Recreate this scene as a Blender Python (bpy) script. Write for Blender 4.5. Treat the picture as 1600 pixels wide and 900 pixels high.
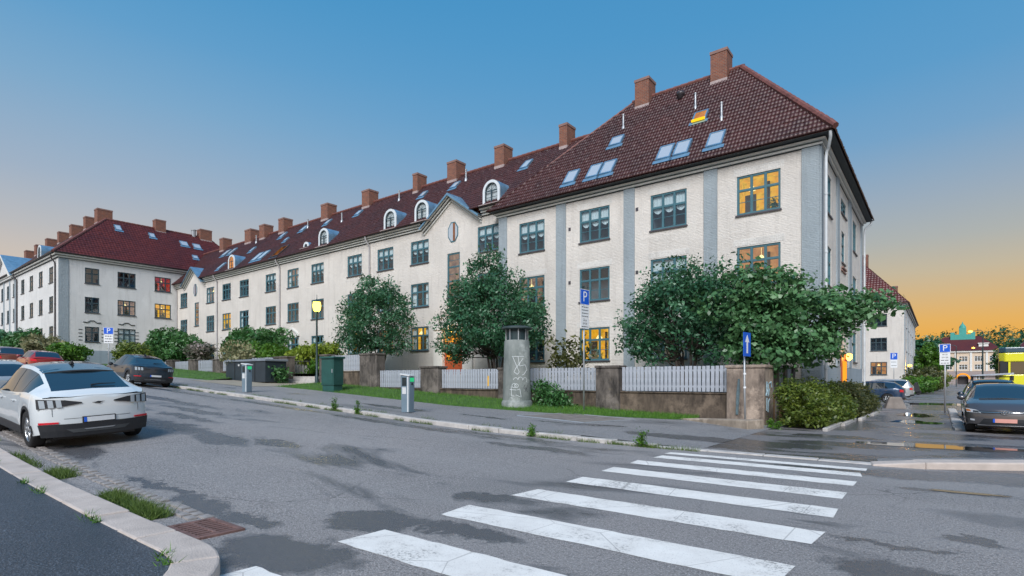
import bpy, bmesh, math, random
import numpy as np
from mathutils import Vector, Matrix, Euler

for o in list(bpy.data.objects): bpy.data.objects.remove(o)
scn = bpy.context.scene
COL = scn.collection
R = math.radians
PI = math.pi
random.seed(7)

# ------------------------------------------------------------------ camera
cam_d = bpy.data.cameras.new('camera'); cam = bpy.data.objects.new('camera', cam_d); COL.objects.link(cam)
cam_d.sensor_width = 36.0; cam_d.lens = 36.0 * 862 / 1600
cam_d.shift_y = (592 - 450) / 1600.0
cam_d.clip_end = 3000; cam_d.clip_start = 0.05
cam.location = (0, 0, 1.6)
cam.rotation_euler = (R(90), 0, math.atan2(669, 862))
scn.camera = cam

# ------------------------------------------------------------------ world / light / exposure
def s2l(r, g, b):
    f = lambda c: (c/255/12.92) if c/255 <= 0.04045 else ((c/255+0.055)/1.055)**2.4
    return (f(r), f(g), f(b), 1.0)

world = bpy.data.worlds.new('World'); scn.world = world; world.use_nodes = True
wn = world.node_tree; wn.nodes.clear(); WL = wn.links
w_out = wn.nodes.new('ShaderNodeOutputWorld'); w_bg = wn.nodes.new('ShaderNodeBackground')
w_tc = wn.nodes.new('ShaderNodeTexCoord'); w_sep = wn.nodes.new('ShaderNodeSeparateXYZ')
WL.new(w_tc.outputs['Generated'], w_sep.inputs[0])
def wramp(stops):
    n = wn.nodes.new('ShaderNodeValToRGB'); cr = n.color_ramp
    cr.elements[0].position = stops[0][0]; cr.elements[0].color = s2l(*stops[0][1])
    cr.elements[1].position = stops[-1][0]; cr.elements[1].color = s2l(*stops[-1][1])
    for p, c in stops[1:-1]:
        e = cr.elements.new(p); e.color = s2l(*c)
    WL.new(w_sep.outputs['Z'], n.inputs[0]); return n
sky_away = wramp([(0.0, (240, 205, 150)), (0.08, (232, 204, 168)), (0.15, (212, 197, 182)), (0.21, (188, 189, 192)), (0.28, (162, 180, 200)),
                  (0.39, (127, 171, 206)), (0.47, (100, 161, 206)), (0.56, (76, 151, 202)), (1.0, (50, 120, 180))])
sky_sun = wramp([(0.0, (244, 168, 55)), (0.05, (241, 174, 72)), (0.085, (232, 181, 102)), (0.12, (216, 184, 134)), (0.155, (199, 186, 160)), (0.20, (177, 181, 178)),
                 (0.26, (156, 174, 191)), (0.34, (119, 165, 203)), (0.42, (94, 158, 205)), (0.52, (79, 152, 203)), (1.0, (50, 120, 180))])
w_dot = wn.nodes.new('ShaderNodeVectorMath'); w_dot.operation = 'DOT_PRODUCT'
w_dot.inputs[1].default_value = (0.06, 0.998, 0)
WL.new(w_tc.outputs['Generated'], w_dot.inputs[0])
w_map = wn.nodes.new('ShaderNodeMapRange'); w_map.interpolation_type = 'SMOOTHSTEP'
w_map.inputs['From Min'].default_value = 0.15; w_map.inputs['From Max'].default_value = 0.98
WL.new(w_dot.outputs['Value'], w_map.inputs['Value'])
w_mix = wn.nodes.new('ShaderNodeMix'); w_mix.data_type = 'RGBA'
WL.new(w_map.outputs[0], w_mix.inputs[0]); WL.new(sky_away.outputs[0], w_mix.inputs[6]); WL.new(sky_sun.outputs[0], w_mix.inputs[7])
WL.new(w_mix.outputs[2], w_bg.inputs['Color']); w_bg.inputs['Strength'].default_value = 0.97
WL.new(w_bg.outputs[0], w_out.inputs['Surface'])

sun_d = bpy.data.lights.new('sun', 'SUN'); sun = bpy.data.objects.new('sun', sun_d); COL.objects.link(sun)
sun_d.energy = 4.3; sun_d.angle = R(34); sun_d.color = (1.0, 0.97, 0.955)
sun.rotation_euler = Vector((-0.48, 1.0, -0.95)).to_track_quat('-Z', 'Y').to_euler()
scn.view_settings.view_transform = 'Standard'; scn.view_settings.look = 'None'
scn.view_settings.exposure = 0.0; scn.view_settings.gamma = 1.0

# ------------------------------------------------------------------ helpers
def tag(o, label=None, cat=None, group=None, kind=None):
    if label: o['label'] = label
    if cat: o['category'] = cat
    if group: o['group'] = group
    if kind: o['kind'] = kind
    return o

def thing(name, label, cat, loc=(0, 0, 0), rotz=0, group=None):
    o = bpy.data.objects.new(name, None); COL.objects.link(o)
    o.location = loc; o.rotation_euler = (0, 0, rotz); o.empty_display_size = 0.2
    return tag(o, label, cat, group)

def link(name, me, parent=None, loc=(0, 0, 0), rotz=0):
    o = bpy.data.objects.new(name, me); COL.objects.link(o)
    if parent is not None: o.parent = parent
    o.location = loc
    if rotz: o.rotation_euler = (0, 0, rotz)
    return o

class MB:
    def __init__(self): self.v = []; self.f = []
    def add(self, vs, fs):
        n = len(self.v); self.v += [tuple(p) for p in vs]; self.f += [tuple(i+n for i in f) for f in fs]; return self
    def box(self, x0, x1, y0, y1, z0, z1):
        return self.add([(x0,y0,z0),(x1,y0,z0),(x1,y1,z0),(x0,y1,z0),(x0,y0,z1),(x1,y0,z1),(x1,y1,z1),(x0,y1,z1)],
                        [(0,3,2,1),(4,5,6,7),(0,1,5,4),(1,2,6,5),(2,3,7,6),(3,0,4,7)])
    def poly(self, *p): return self.add(p, [tuple(range(len(p)))])
    def prism_y(self, pts, y0, y1):          # pts (x,z) counter-clockwise seen from -y
        n = len(pts)
        vs = [(p[0], y0, p[1]) for p in pts] + [(p[0], y1, p[1]) for p in pts]
        fs = [tuple(range(n)), tuple(range(2*n-1, n-1, -1))] + [(i, i+n, (i+1) % n+n, (i+1) % n) for i in range(n)]
        return self.add(vs, fs)
    def prism_z(self, pts, z0, z1):
        n = len(pts)
        vs = [(p[0], p[1], z0) for p in pts] + [(p[0], p[1], z1) for p in pts]
        fs = [tuple(range(n-1, -1, -1)), tuple(range(n, 2*n))] + [(i, (i+1) % n, (i+1) % n+n, i+n) for i in range(n)]
        return self.add(vs, fs)
    def tube(self, pts, radii, n=8, cap=True):
        pts = [Vector(p) for p in pts]
        if not hasattr(radii, '__len__'): radii = [radii]*len(pts)
        base = len(self.v); up = None
        for i, p in enumerate(pts):
            d = (pts[min(i+1, len(pts)-1)] - pts[max(i-1, 0)])
            if d.length < 1e-9: d = Vector((0, 0, 1))
            d.normalize()
            if up is None: up = Vector((0, 0, 1)) if abs(d.z) < 0.9 else Vector((1, 0, 0))
            a = d.cross(up).normalized(); b = a.cross(d).normalized(); up = b
            for k in range(n):
                t = 2*PI*k/n
                self.v.append(tuple(p + (a*math.cos(t) + b*math.sin(t))*radii[i]))
        for i in range(len(pts)-1):
            for k in range(n):
                self.f.append((base+i*n+k, base+i*n+(k+1) % n, base+(i+1)*n+(k+1) % n, base+(i+1)*n+k))
        if cap:
            self.f.append(tuple(base+k for k in range(n-1, -1, -1)))
            e = base+(len(pts)-1)*n; self.f.append(tuple(e+k for k in range(n)))
        return self
    def lathe(self, prof, n=20, axis='z', c=(0, 0, 0), cap=True):
        base = len(self.v)
        for r, h in prof:
            for k in range(n):
                t = 2*PI*k/n; a, b = r*math.cos(t), r*math.sin(t)
                p = (a, b, h) if axis == 'z' else (a, h, b) if axis == 'y' else (h, a, b)
                self.v.append((p[0]+c[0], p[1]+c[1], p[2]+c[2]))
        for i in range(len(prof)-1):
            for k in range(n):
                self.f.append((base+i*n+k, base+i*n+(k+1) % n, base+(i+1)*n+(k+1) % n, base+(i+1)*n+k))
        if cap:
            self.f.append(tuple(base+k for k in range(n-1, -1, -1)))
            e = base+(len(prof)-1)*n; self.f.append(tuple(e+k for k in range(n)))
        return self
    def grid(self, rows):
        base = len(self.v); m = len(rows[0])
        for r in rows: self.v += [tuple(p) for p in r]
        for i in range(len(rows)-1):
            for k in range(m-1):
                self.f.append((base+i*m+k, base+i*m+k+1, base+(i+1)*m+k+1, base+(i+1)*m+k))
        return self
    def mesh(self, name, mat, smooth=False, fix=False, uv=True):
        me = bpy.data.meshes.new(name); me.from_pydata(self.v, [], self.f)
        if fix:
            bm = bmesh.new(); bm.from_mesh(me); bmesh.ops.remove_doubles(bm, verts=bm.verts, dist=1e-5)
            bmesh.ops.recalc_face_normals(bm, faces=bm.faces); bm.to_mesh(me); bm.free()
        if uv: boxuv(me)
        if mat: me.materials.append(mat)
        if smooth: me.shade_smooth()
        me.update(); return me
    def build(self, name, mat, parent=None, loc=(0, 0, 0), rotz=0, smooth=False, fix=False, bevel=0, uv=True, auto=0):
        o = link(name, self.mesh(name, mat, smooth or auto > 0, fix, uv), parent, loc, rotz)
        if bevel:
            m = o.modifiers.new('bevel', 'BEVEL'); m.width = bevel; m.segments = 2; m.limit_method = 'ANGLE'
        if auto:
            o.data.set_sharp_from_angle(angle=R(auto))
        return o

def boxuv(me):
    uvl = me.uv_layers.new(name='UVMap')
    nl = len(me.loops)
    if nl == 0: return
    co = np.empty(len(me.vertices)*3); me.vertices.foreach_get('co', co); co = co.reshape(-1, 3)
    li = np.empty(nl, dtype=np.int32); me.loops.foreach_get('vertex_index', li)
    nr = np.empty(len(me.polygons)*3); me.polygons.foreach_get('normal', nr); nr = np.abs(nr.reshape(-1, 3))
    lt = np.empty(len(me.polygons), dtype=np.int32); me.polygons.foreach_get('loop_total', lt)
    ax = np.repeat(np.argmax(nr, axis=1), lt)
    c = co[li]; uv = np.empty((nl, 2))
    uv[:, 0] = np.where(ax == 0, c[:, 1], c[:, 0]); uv[:, 1] = np.where(ax == 2, c[:, 1], c[:, 2])
    uvl.data.foreach_set('uv', uv.ravel())

def fast_mesh(name, verts, faces, mat, tone=None, smooth=False):
    me = bpy.data.meshes.new(name)
    nv, nf, k = len(verts), len(faces), faces.shape[1]
    me.vertices.add(nv); me.vertices.foreach_set('co', np.ascontiguousarray(verts, dtype=np.float32).ravel())
    me.loops.add(nf*k); me.loops.foreach_set('vertex_index', np.ascontiguousarray(faces, dtype=np.int32).ravel())
    me.polygons.add(nf); me.polygons.foreach_set('loop_start', np.arange(0, nf*k, k, dtype=np.int32))
    if tone is not None:
        a = me.attributes.new('tone', 'FLOAT', 'FACE'); a.data.foreach_set('value', np.ascontiguousarray(tone, dtype=np.float32))
    me.update(calc_edges=True)
    if smooth: me.shade_smooth()
    me.materials.append(mat); return me

# ------------------------------------------------------------------ materials
class NT:
    def __init__(self, name):
        self.m = bpy.data.materials.new(name); self.m.use_nodes = True
        self.t = self.m.node_tree; self.t.nodes.clear()
        self.out = self.n('ShaderNodeOutputMaterial')
    def n(self, typ, **kw):
        nd = self.t.nodes.new(typ)
        for k, v in kw.items():
            if hasattr(nd, k): setattr(nd, k, v)
        return nd
    def l(self, a, b): self.t.links.new(a, b)
    def noise(self, vec, scale, detail=4, rough=0.55, dist=0):
        n = self.n('ShaderNodeTexNoise'); n.inputs['Scale'].default_value = scale; n.inputs['Detail'].default_value = detail
        n.inputs['Roughness'].default_value = rough; n.inputs['Distortion'].default_value = dist
        if vec is not None: self.l(vec, n.inputs['Vector'])
        return n.outputs['Fac']
    def mapr(self, v, a, b, c=0.0, d=1.0):
        n = self.n('ShaderNodeMapRange'); n.inputs['From Min'].default_value = a; n.inputs['From Max'].default_value = b
        n.inputs['To Min'].default_value = c; n.inputs['To Max'].default_value = d
        self.l(v, n.inputs['Value']); return n.outputs[0]
    def mix(self, f, a, b, mode='MIX'):
        n = self.n('ShaderNodeMix'); n.data_type = 'RGBA'; n.blend_type = mode
        for s, v in ((0, f), (6, a), (7, b)):
            if hasattr(v, 'links') or hasattr(v, 'is_linked'): self.l(v, n.inputs[s])
            elif s == 0: n.inputs[0].default_value = v
            else: n.inputs[s].default_value = (v[0], v[1], v[2], 1)
        return n.outputs[2]
    def math(self, op, a, b=None):
        n = self.n('ShaderNodeMath'); n.operation = op
        for i, v in enumerate((a, b)):
            if v is None: continue
            if hasattr(v, 'is_linked'): self.l(v, n.inputs[i])
            else: n.inputs[i].default_value = v
        return n.outputs[0]
    def bump(self, h, strength, dist=0.02, normal=None):
        n = self.n('ShaderNodeBump'); n.inputs['Strength'].default_value = strength; n.inputs['Distance'].default_value = dist
        self.l(h, n.inputs['Height'])
        if normal is not None: self.l(normal, n.inputs['Normal'])
        return n.outputs[0]
    def pr(self, color, rough=0.6, metal=0.0, spec=0.5, normal=None, coat=0.0):
        p = self.n('ShaderNodeBsdfPrincipled')
        if hasattr(color, 'is_linked'): self.l(color, p.inputs['Base Color'])
        else: p.inputs['Base Color'].default_value = (color[0], color[1], color[2], 1)
        if hasattr(rough, 'is_linked'): self.l(rough, p.inputs['Roughness'])
        else: p.inputs['Roughness'].default_value = rough
        p.inputs['Metallic'].default_value = metal; p.inputs['Specular IOR Level'].default_value = spec
        p.inputs['Coat Weight'].default_value = coat
        if normal is not None: self.l(normal, p.inputs['Normal'])
        self.l(p.outputs[0], self.out.inputs['Surface']); return p
    @property
    def obj(self):
        return self.n('ShaderNodeTexCoord').outputs['Object']
    @property
    def uv(self):
        return self.n('ShaderNodeTexCoord').outputs['UV']

def pmat(name, c, rough=0.6, var=0.15, vs=3.0, bump=0.0, bs=30.0, metal=0.0, spec=0.5, coat=0.0):
    t = NT(name); o = t.obj
    f = t.mapr(t.noise(o, vs, 5), 0.3, 0.7)
    col = t.mix(f, [x*(1-var) for x in c], [min(1, x*(1+var)) for x in c])
    nrm = t.bump(t.noise(o, bs, 3), bump) if bump else None
    t.pr(col, rough, metal, spec, nrm, coat); return t.m

def emat(name, c, s):
    t = NT(name); e = t.n('ShaderNodeEmission'); e.inputs[0].default_value = (*c, 1); e.inputs[1].default_value = s
    t.l(e.outputs[0], t.out.inputs['Surface']); return t.m

def brickwall(name, c, var=0.1, strength=0.5, stain=(0.62, 0.6, 0.56), rot=False, bw=0.24, bh=0.075):
    t = NT(name); uv = t.uv; o = t.obj
    b = t.n('ShaderNodeTexBrick'); b.inputs['Scale'].default_value = 1.0
    b.inputs['Brick Width'].default_value = bw; b.inputs['Row Height'].default_value = bh
    b.inputs['Mortar Size'].default_value = 0.008; b.inputs['Mortar Smooth'].default_value = 0.5
    b.inputs['Color1'].default_value = (1, 1, 1, 1); b.inputs['Color2'].default_value = (0.75, 0.75, 0.75, 1); b.inputs['Mortar'].default_value = (0, 0, 0, 1)
    vec = uv
    if rot:
        mp = t.n('ShaderNodeMapping'); mp.inputs['Rotation'].default_value = (0, 0, R(90)); t.l(uv, mp.inputs[0]); vec = mp.outputs[0]
    t.l(vec, b.inputs['Vector'])
    big = t.mapr(t.noise(o, 0.35, 5, 0.6), 0.35, 0.7)
    fine = t.mapr(t.noise(o, 9.0, 4), 0.3, 0.7)
    c1 = t.mix(big, [min(1, x*1.03) for x in c], [c[i]*stain[i]/0.66 if False else c[i]*(1-var*1.2) for i in range(3)])
    c2 = t.mix(t.math('MULTIPLY', fine, 0.5), c1, [x*(1-var) for x in c])
    c3 = t.mix(t.math('MULTIPLY', b.outputs['Fac'], 0.35), c2, [x*0.72 for x in c])
    mp2 = t.n('ShaderNodeMapping'); mp2.inputs['Scale'].default_value = (1.6, 1.6, 0.14); t.l(o, mp2.inputs[0])
    c3 = t.mix(t.mapr(t.noise(mp2.outputs[0], 1.5, 6, 0.65), 0.52, 0.74, 0, 0.6), c3, [c[0]*.62, c[1]*.61, c[2]*.60])
    c3 = t.mix(t.mapr(t.noise(o, 0.55, 3, 0.5), 0.60, 0.63, 0, 0.25), c3, [min(1, x*1.08) for x in c])
    lump = t.mapr(t.noise(o, 7.0, 5, 0.7), 0.3, 0.75)
    hgt = t.math('ADD', t.math('MULTIPLY', b.outputs['Color'], 0.55), lump)
    t.pr(c3, 0.75, 0, 0.3, t.bump(hgt, strength, 0.021)); return t.m

M = {}
M['wall'] = brickwall('painted_brick_white', (0.74, 0.70, 0.65), 0.16, 0.95)
M['wall_far'] = brickwall('painted_brick_far', (0.70, 0.70, 0.69), 0.14, 0.5)
M['lintel'] = brickwall('painted_brick_soldier', (0.70, 0.68, 0.645), 0.12, 0.9, rot=True, bw=0.22)
M['pilaster'] = brickwall('painted_brick_blue_grey', (0.33, 0.385, 0.42), 0.1, 0.9)
M['plinth'] = brickwall('plinth_blue_grey', (0.30, 0.36, 0.41), 0.15, 0.25, bw=1.2, bh=0.6)
def chimney_mat():
    t = NT('chimney_brick'); uv = t.uv
    b = t.n('ShaderNodeTexBrick'); b.inputs['Scale'].default_value = 1.0
    b.inputs['Brick Width'].default_value = 0.24; b.inputs['Row Height'].default_value = 0.08; b.inputs['Mortar Size'].default_value = 0.01
    b.inputs['Color1'].default_value = (0.26, 0.085, 0.045, 1); b.inputs['Color2'].default_value = (0.16, 0.055, 0.038, 1); b.inputs['Mortar'].default_value = (0.22, 0.17, 0.14, 1)
    t.l(uv, b.inputs['Vector'])
    col = t.mix(t.mapr(t.noise(t.obj, 2.5, 5), 0.35, 0.75, 0, 0.45), b.outputs['Color'], (0.10, 0.06, 0.05))
    t.pr(col, 0.85, 0, 0.3, t.bump(b.outputs['Fac'], -0.5, 0.01)); return t.m
M['chimney'] = chimney_mat()
def tile_mat(name, ca, cb, cc, rough=0.38):
    t = NT(name); a = t.n('ShaderNodeAttribute'); a.attribute_name = 'tone'
    col = t.mix(t.math('MULTIPLY', a.outputs['Fac'], 0.75), ca, cb)
    col = t.mix(t.mapr(t.noise(t.obj, 0.5, 5, 0.65), 0.42, 0.72, 0, 0.75), col, cc)
    col = t.mix(t.mapr(t.noise(t.obj, 12, 4, 0.65), 0.55, 0.8, 0, 0.4), col, (0.03, 0.025, 0.025))
    t.pr(col, rough, 0, 0.5); return t.m
M['tile'] = tile_mat('roof_pantile', (0.042, 0.011, 0.011), (0.076, 0.019, 0.017), (0.020, 0.008, 0.010), 0.48)
M['tile_red'] = tile_mat('roof_pantile_red', (0.088, 0.018, 0.017), (0.125, 0.025, 0.021), (0.05, 0.014, 0.018))
M['ridge'] = pmat('ridge_tile', (0.15, 0.055, 0.045), 0.6, 0.35, 5, 0.3)
M['white_trim'] = pmat('cornice_white', (0.66, 0.66, 0.63), 0.6, 0.08)
M['groove_shade_trim'] = pmat('cornice_shade_dark_trim', (0.05, 0.06, 0.065), 0.8, 0.1)  # dark colour paints the shade under cornice bands; also used for dark trim
M['gutter'] = pmat('gutter_dark', (0.045, 0.04, 0.045), 0.4, 0.2)
M['pipe_white'] = pmat('downpipe_pale', (0.52, 0.55, 0.57), 0.45, 0.1)
M['pipe_grey'] = pmat('downpipe_grey', (0.36, 0.35, 0.36), 0.5, 0.1)
M['frame'] = pmat('window_paint_teal', (0.055, 0.145, 0.18), 0.45, 0.12)
M['frame_dark'] = pmat('window_paint_dark_teal', (0.03, 0.06, 0.075), 0.5, 0.12)
M['frame_white'] = pmat('dormer_paint_white', (0.62, 0.67, 0.70), 0.5, 0.06)
M['zinc'] = pmat('zinc_blue_grey', (0.20, 0.36, 0.50), 0.34, 0.2, 2.5, 0.08, 8, metal=0.55)
M['lead'] = pmat('lead_flashing', (0.36, 0.29, 0.28), 0.55, 0.15)
M['sill'] = pmat('window_sill_dark', (0.06, 0.055, 0.065), 0.5, 0.2)
M['room_grey'] = pmat('room_pale_grey', (0.62, 0.62, 0.62), 0.9, 0.2)
M['curtain'] = pmat('curtain_white', (0.75, 0.74, 0.72), 0.9, 0.06)
M['concrete_cap'] = pmat('chimney_cap', (0.22, 0.13, 0.11), 0.8, 0.2)

def glass_mat(name, ior, tint):
    t = NT(name); lw = t.n('ShaderNodeLayerWeight'); lw.inputs['Blend'].default_value = 0.5
    gm = t.n('ShaderNodeNewGeometry'); f0 = ((ior-1)/(ior+1))**2
    fr = t.math('ADD', t.math('MULTIPLY', t.math('POWER', lw.outputs['Facing'], 5.0), 1-f0), f0)
    fr = t.math('MULTIPLY', fr, t.math('SUBTRACT', 1.0, gm.outputs['Backfacing']))
    g = t.n('ShaderNodeBsdfGlossy'); g.inputs['Roughness'].default_value = 0.015; g.inputs['Color'].default_value = (0.95, 0.97, 1, 1)
    w = t.noise(t.obj, 1.6, 2); nb = t.bump(w, 0.012, 0.1); t.l(nb, g.inputs['Normal'])
    tr = t.n('ShaderNodeBsdfTransparent'); tr.inputs[0].default_value = (*tint, 1)
    mx = t.n('ShaderNodeMixShader'); t.l(fr, mx.inputs[0]); t.l(tr.outputs[0], mx.inputs[1]); t.l(g.outputs[0], mx.inputs[2])
    t.l(mx.outputs[0], t.out.inputs['Surface']); return t.m
M['glass'] = glass_mat('window_glass', 2.1, (0.86, 0.92, 0.94))
M['skyglass'] = NT('skylight_glass'); M['skyglass'].pr((0.42, 0.47, 0.52), 0.12, 0.0, 1.0); M['skyglass'] = M['skyglass'].m
M['skyglass'].node_tree.nodes['Principled BSDF'].inputs['IOR'].default_value = 2.4
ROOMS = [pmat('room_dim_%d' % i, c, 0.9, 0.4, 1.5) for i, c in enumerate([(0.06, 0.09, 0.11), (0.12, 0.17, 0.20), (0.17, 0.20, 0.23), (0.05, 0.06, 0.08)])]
def lit_mat(name, c, s, dark):
    t = NT(name); o = t.obj
    f = t.mapr(t.noise(o, 2.2, 3, 0.6), 0.40, 0.62)
    f2 = t.mapr(t.noise(o, 5.5, 2), 0.5, 0.62, 0, 0.8)
    col = t.mix(f, c, dark); col = t.mix(f2, col, [x*0.6 for x in c])
    e = t.n('ShaderNodeEmission'); t.l(col, e.inputs[0]); e.inputs[1].default_value = s
    t.l(e.outputs[0], t.out.inputs['Surface']); return t.m
LIT = {'yellow': lit_mat('room_lit_yellow', (1.0, 0.52, 0.035), 1.15, (0.95, 0.36, 0.02)),
       'orange': lit_mat('room_lit_orange', (0.95, 0.42, 0.14), 0.8, (0.7, 0.26, 0.10)),
       'red': lit_mat('room_lit_red', (0.85, 0.08, 0.04), 0.75, (0.35, 0.03, 0.03)),
       'peach': lit_mat('pane_reflection_glow_peach', (0.80, 0.46, 0.30), 0.55, (0.35, 0.2, 0.17))}  # peach glow stands in for pinkish sky reflected in the panes
LIT['dimorange'] = lit_mat('room_lit_dim_orange', (.6, .22, .06), .45, (.1, .05, .04))
M['lampshade'] = emat('lampshade_lit', (1.0, 0.72, 0.30), 2.2)

def asphalt(name, base, wet_list, scale=1.0, noise_wet=(0.55, 0.63), warm=(1.06, 1.0, 0.97), rough=0.62, wr=0.27, speck=2.9):
    t = NT(name); o = t.obj
    sp = t.noise(o, 62, 2, 0.85); sp2 = t.noise(o, 26, 4, 0.75)
    big = t.mapr(t.noise(o, 0.22, 4), 0.3, 0.7); mid = t.mapr(t.noise(o, 1.7, 5, 0.65), 0.3, 0.7)
    c = t.mix(big, [base[i]*0.78 for i in range(3)], [base[i]*1.16*warm[i] for i in range(3)])
    c = t.mix(t.math('MULTIPLY', mid, 0.35), c, [x*0.72 for x in base])
    c = t.mix(t.mapr(sp, 0.5, 0.72, 0, 0.95), c, [min(1, x*speck) for x in base])
    c = t.mix(t.mapr(sp2, 0.34, 0.5, 0.85, 0), c, [x*0.34 for x in base])
    # damp patches: stretched noise plus patches of their own place
    mp = t.n('ShaderNodeMapping'); mp.inputs['Scale'].default_value = (0.35, 1.0, 1.0); t.l(o, mp.inputs[0])
    wn_ = t.noise(mp.outputs[0], 0.55, 6, 0.62, 0.6)
    wet = t.mapr(wn_, noise_wet[0], noise_wet[1])
    dn = t.n('ShaderNodeTexNoise'); dn.inputs['Scale'].default_value = 1.6; dn.inputs['Detail'].default_value = 6; dn.inputs['Roughness'].default_value = 0.7
    t.l(o, dn.inputs['Vector'])
    dv = t.n('ShaderNodeVectorMath'); dv.operation = 'MULTIPLY_ADD'; dv.inputs[1].default_value = (1.5, 1.1, 0); t.l(dn.outputs['Color'], dv.inputs[0]); t.l(o, dv.inputs[2])
    for (x, y, rx, ry) in wet_list:
        s = t.n('ShaderNodeVectorMath'); s.operation = 'SUBTRACT'; s.inputs[1].default_value = (x+0.75, y+0.55, 0); t.l(dv.outputs[0], s.inputs[0])
        q = t.n('ShaderNodeVectorMath'); q.operation = 'MULTIPLY'; q.inputs[1].default_value = (1/rx, 1/ry, 0); t.l(s.outputs[0], q.inputs[0])
        ln = t.n('ShaderNodeVectorMath'); ln.operation = 'LENGTH'; t.l(q.outputs[0], ln.inputs[0])
        wet = t.math('MAXIMUM', wet, t.mapr(ln.outputs['Value'], 1.10, 0.80))
    cv = t.n('ShaderNodeTexVoronoi'); cv.feature = 'DISTANCE_TO_EDGE'; cv.inputs['Scale'].default_value = 0.32
    cd = t.n('ShaderNodeVectorMath'); cd.operation = 'MULTIPLY_ADD'; cd.inputs[1].default_value = (.5, .5, 0); t.l(dn.outputs['Color'], cd.inputs[0]); t.l(o, cd.inputs[2]); t.l(cd.outputs[0], cv.inputs['Vector'])
    ck = t.math('MULTIPLY', t.mapr(cv.outputs['Distance'], 0.0, 0.006, 1, 0), t.mapr(t.noise(o, .4, 3), .5, .58))
    c = t.mix(t.math('MULTIPLY', ck, 0.75), c, [x*0.22 for x in base])
    tr_ = t.n('ShaderNodeMapping'); tr_.inputs['Scale'].default_value = (0.05, 0.9, 1); t.l(o, tr_.inputs[0])
    c = t.mix(t.mapr(t.noise(tr_.outputs[0], 1.0, 3), .42, .62, 0, .28), c, [min(1, x*1.35) for x in base])
    c = t.mix(t.math('MULTIPLY', wet, 0.86), c, [base[0]*0.27, base[1]*0.29, base[2]*0.33])
    rg = t.mapr(wet, 0, 1, rough, wr)
    hb = t.math('MULTIPLY', t.math('ADD', sp, t.math('MULTIPLY', sp2, 1.5)), t.mapr(wet, 0, 1, 1, 0.35))
    t.pr(c, rg, 0, 0.5, t.bump(hb, 0.8, 0.02)); return t.m
WETS = [(-4.75, 2.75, 0.9, 0.45), (-5.0, 3.95, 0.6, 0.45), (-4.0, 4.25, 0.8, 0.22), (-4.9, 5.65, 0.45, 0.3), (-13.2, 10.9, 3.4, 0.42), (-9.4, 11.45, 2.6, 0.3), (-7.2, 10.15, 1.4, 0.28),
        (-20, 10.9, 4.0, 0.4), (-28, 10.6, 5.0, 0.35), (-22, 8.2, 4, 0.3), (-11.0, 6.15, 0.8, 0.3), (-12.2, 5.5, 1.1, 0.4), (-8.9, 3.15, 1.0, 0.12), (-18.2, 7.4, 2.2, 0.3), (-14.6, 5.6, 2.2, 0.4), (-16.5, 6.6, 1.8, 0.25),
        (-7.4, 3.1, 0.8, 0.25), (-6.2, 3.15, 0.6, 0.2), (-1.0, 11.2, 1.6, 0.4), (0.9, 11.7, 1.8, 0.6), (3.5, 11.9, 2.5, 1.0), (0.2, 9.95, 0.7, 0.14), (-0.1, 5.5, 0.75, 0.35), (0.25, 7.1, 0.3, 0.2), (-0.35, 6.5, 0.5, 0.12)]
WETL = [(-3.4, 14.5, 1.6, 0.8), (-1.6, 15.6, 1.8, 0.7), (-4.0, 13.4, 1.4, 0.45), (-2.4, 17.6, 1.2, 0.5), (-2.4, 22.0, 0.9, 2.4), (-1.0, 28, 1.2, 5), (0.9, 16.3, 1.6, 0.8), (-0.6, 40, 2.5, 6), (0.4, 20.0, 2.2, 0.6)]
M['road'] = asphalt('asphalt_road', (0.235, 0.228, 0.228), WETS)
M['lane'] = asphalt('asphalt_lane', (0.17, 0.163, 0.165), WETL, noise_wet=(0.48, 0.57), wr=0.14)
M['pavement'] = asphalt('asphalt_pavement', (0.20, 0.20, 0.205), [(-8.4, 15.4, 0.9, 0.25), (-9.6, 15.1, 1.3, 0.2), (-6.0, 14.2, 1.2, 0.4), (-4.6, 14.5, 1.5, 0.6), (-17, 14.2, 2.2, 0.35), (-12.5, 14.6, 1.2, 0.2)], noise_wet=(0.58, 0.7))
M['near_pave'] = asphalt('asphalt_near_pavement', (0.040, 0.048, 0.060), [], noise_wet=(0.5, 0.8), warm=(1, 1, 1), rough=0.5, speck=6.0)
M['kerb'] = pmat('kerb_granite', (0.44, 0.42, 0.40), 0.75, 0.18, 4, 0.5, 60)
M['kerb_pale'] = pmat('kerb_granite_pale', (0.46, 0.40, 0.36), 0.75, 0.16, 3, 0.5, 60)
M['sett'] = pmat('granite_sett', (0.27, 0.25, 0.24), 0.8, 0.3, 7, 0.6, 30)
def paint_mat():
    t = NT('road_paint_white'); o = t.obj
    c = t.mix(t.mapr(t.noise(o, 2.2, 6, 0.7), 0.35, 0.7), (0.78, 0.765, 0.73), (0.64, 0.62, 0.59))
    c = t.mix(t.mapr(t.noise(o, 70, 2, 0.7), 0.60, 0.70, 0, 0.6), c, (0.30, 0.29, 0.28))
    w = t.math('MULTIPLY', t.mapr(t.noise(o, 1.1, 5, 0.65), 0.50, 0.64), t.mapr(t.noise(o, 26, 4, 0.75), 0.50, 0.60))
    c = t.mix(w, c, (0.16, 0.155, 0.15))
    v = t.n('ShaderNodeTexVoronoi'); v.feature = 'DISTANCE_TO_EDGE'; v.inputs['Scale'].default_value = 0.85; t.l(o, v.inputs['Vector'])
    c = t.mix(t.mapr(v.outputs['Distance'], 0.0, 0.006, 0.6, 0), c, (0.18, 0.17, 0.165))
    t.pr(c, 0.65, 0, 0.4, t.bump(t.noise(o, 60, 3, 0.7), 0.4, 0.008)); return t.m
M['paint'] = paint_mat()
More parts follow.
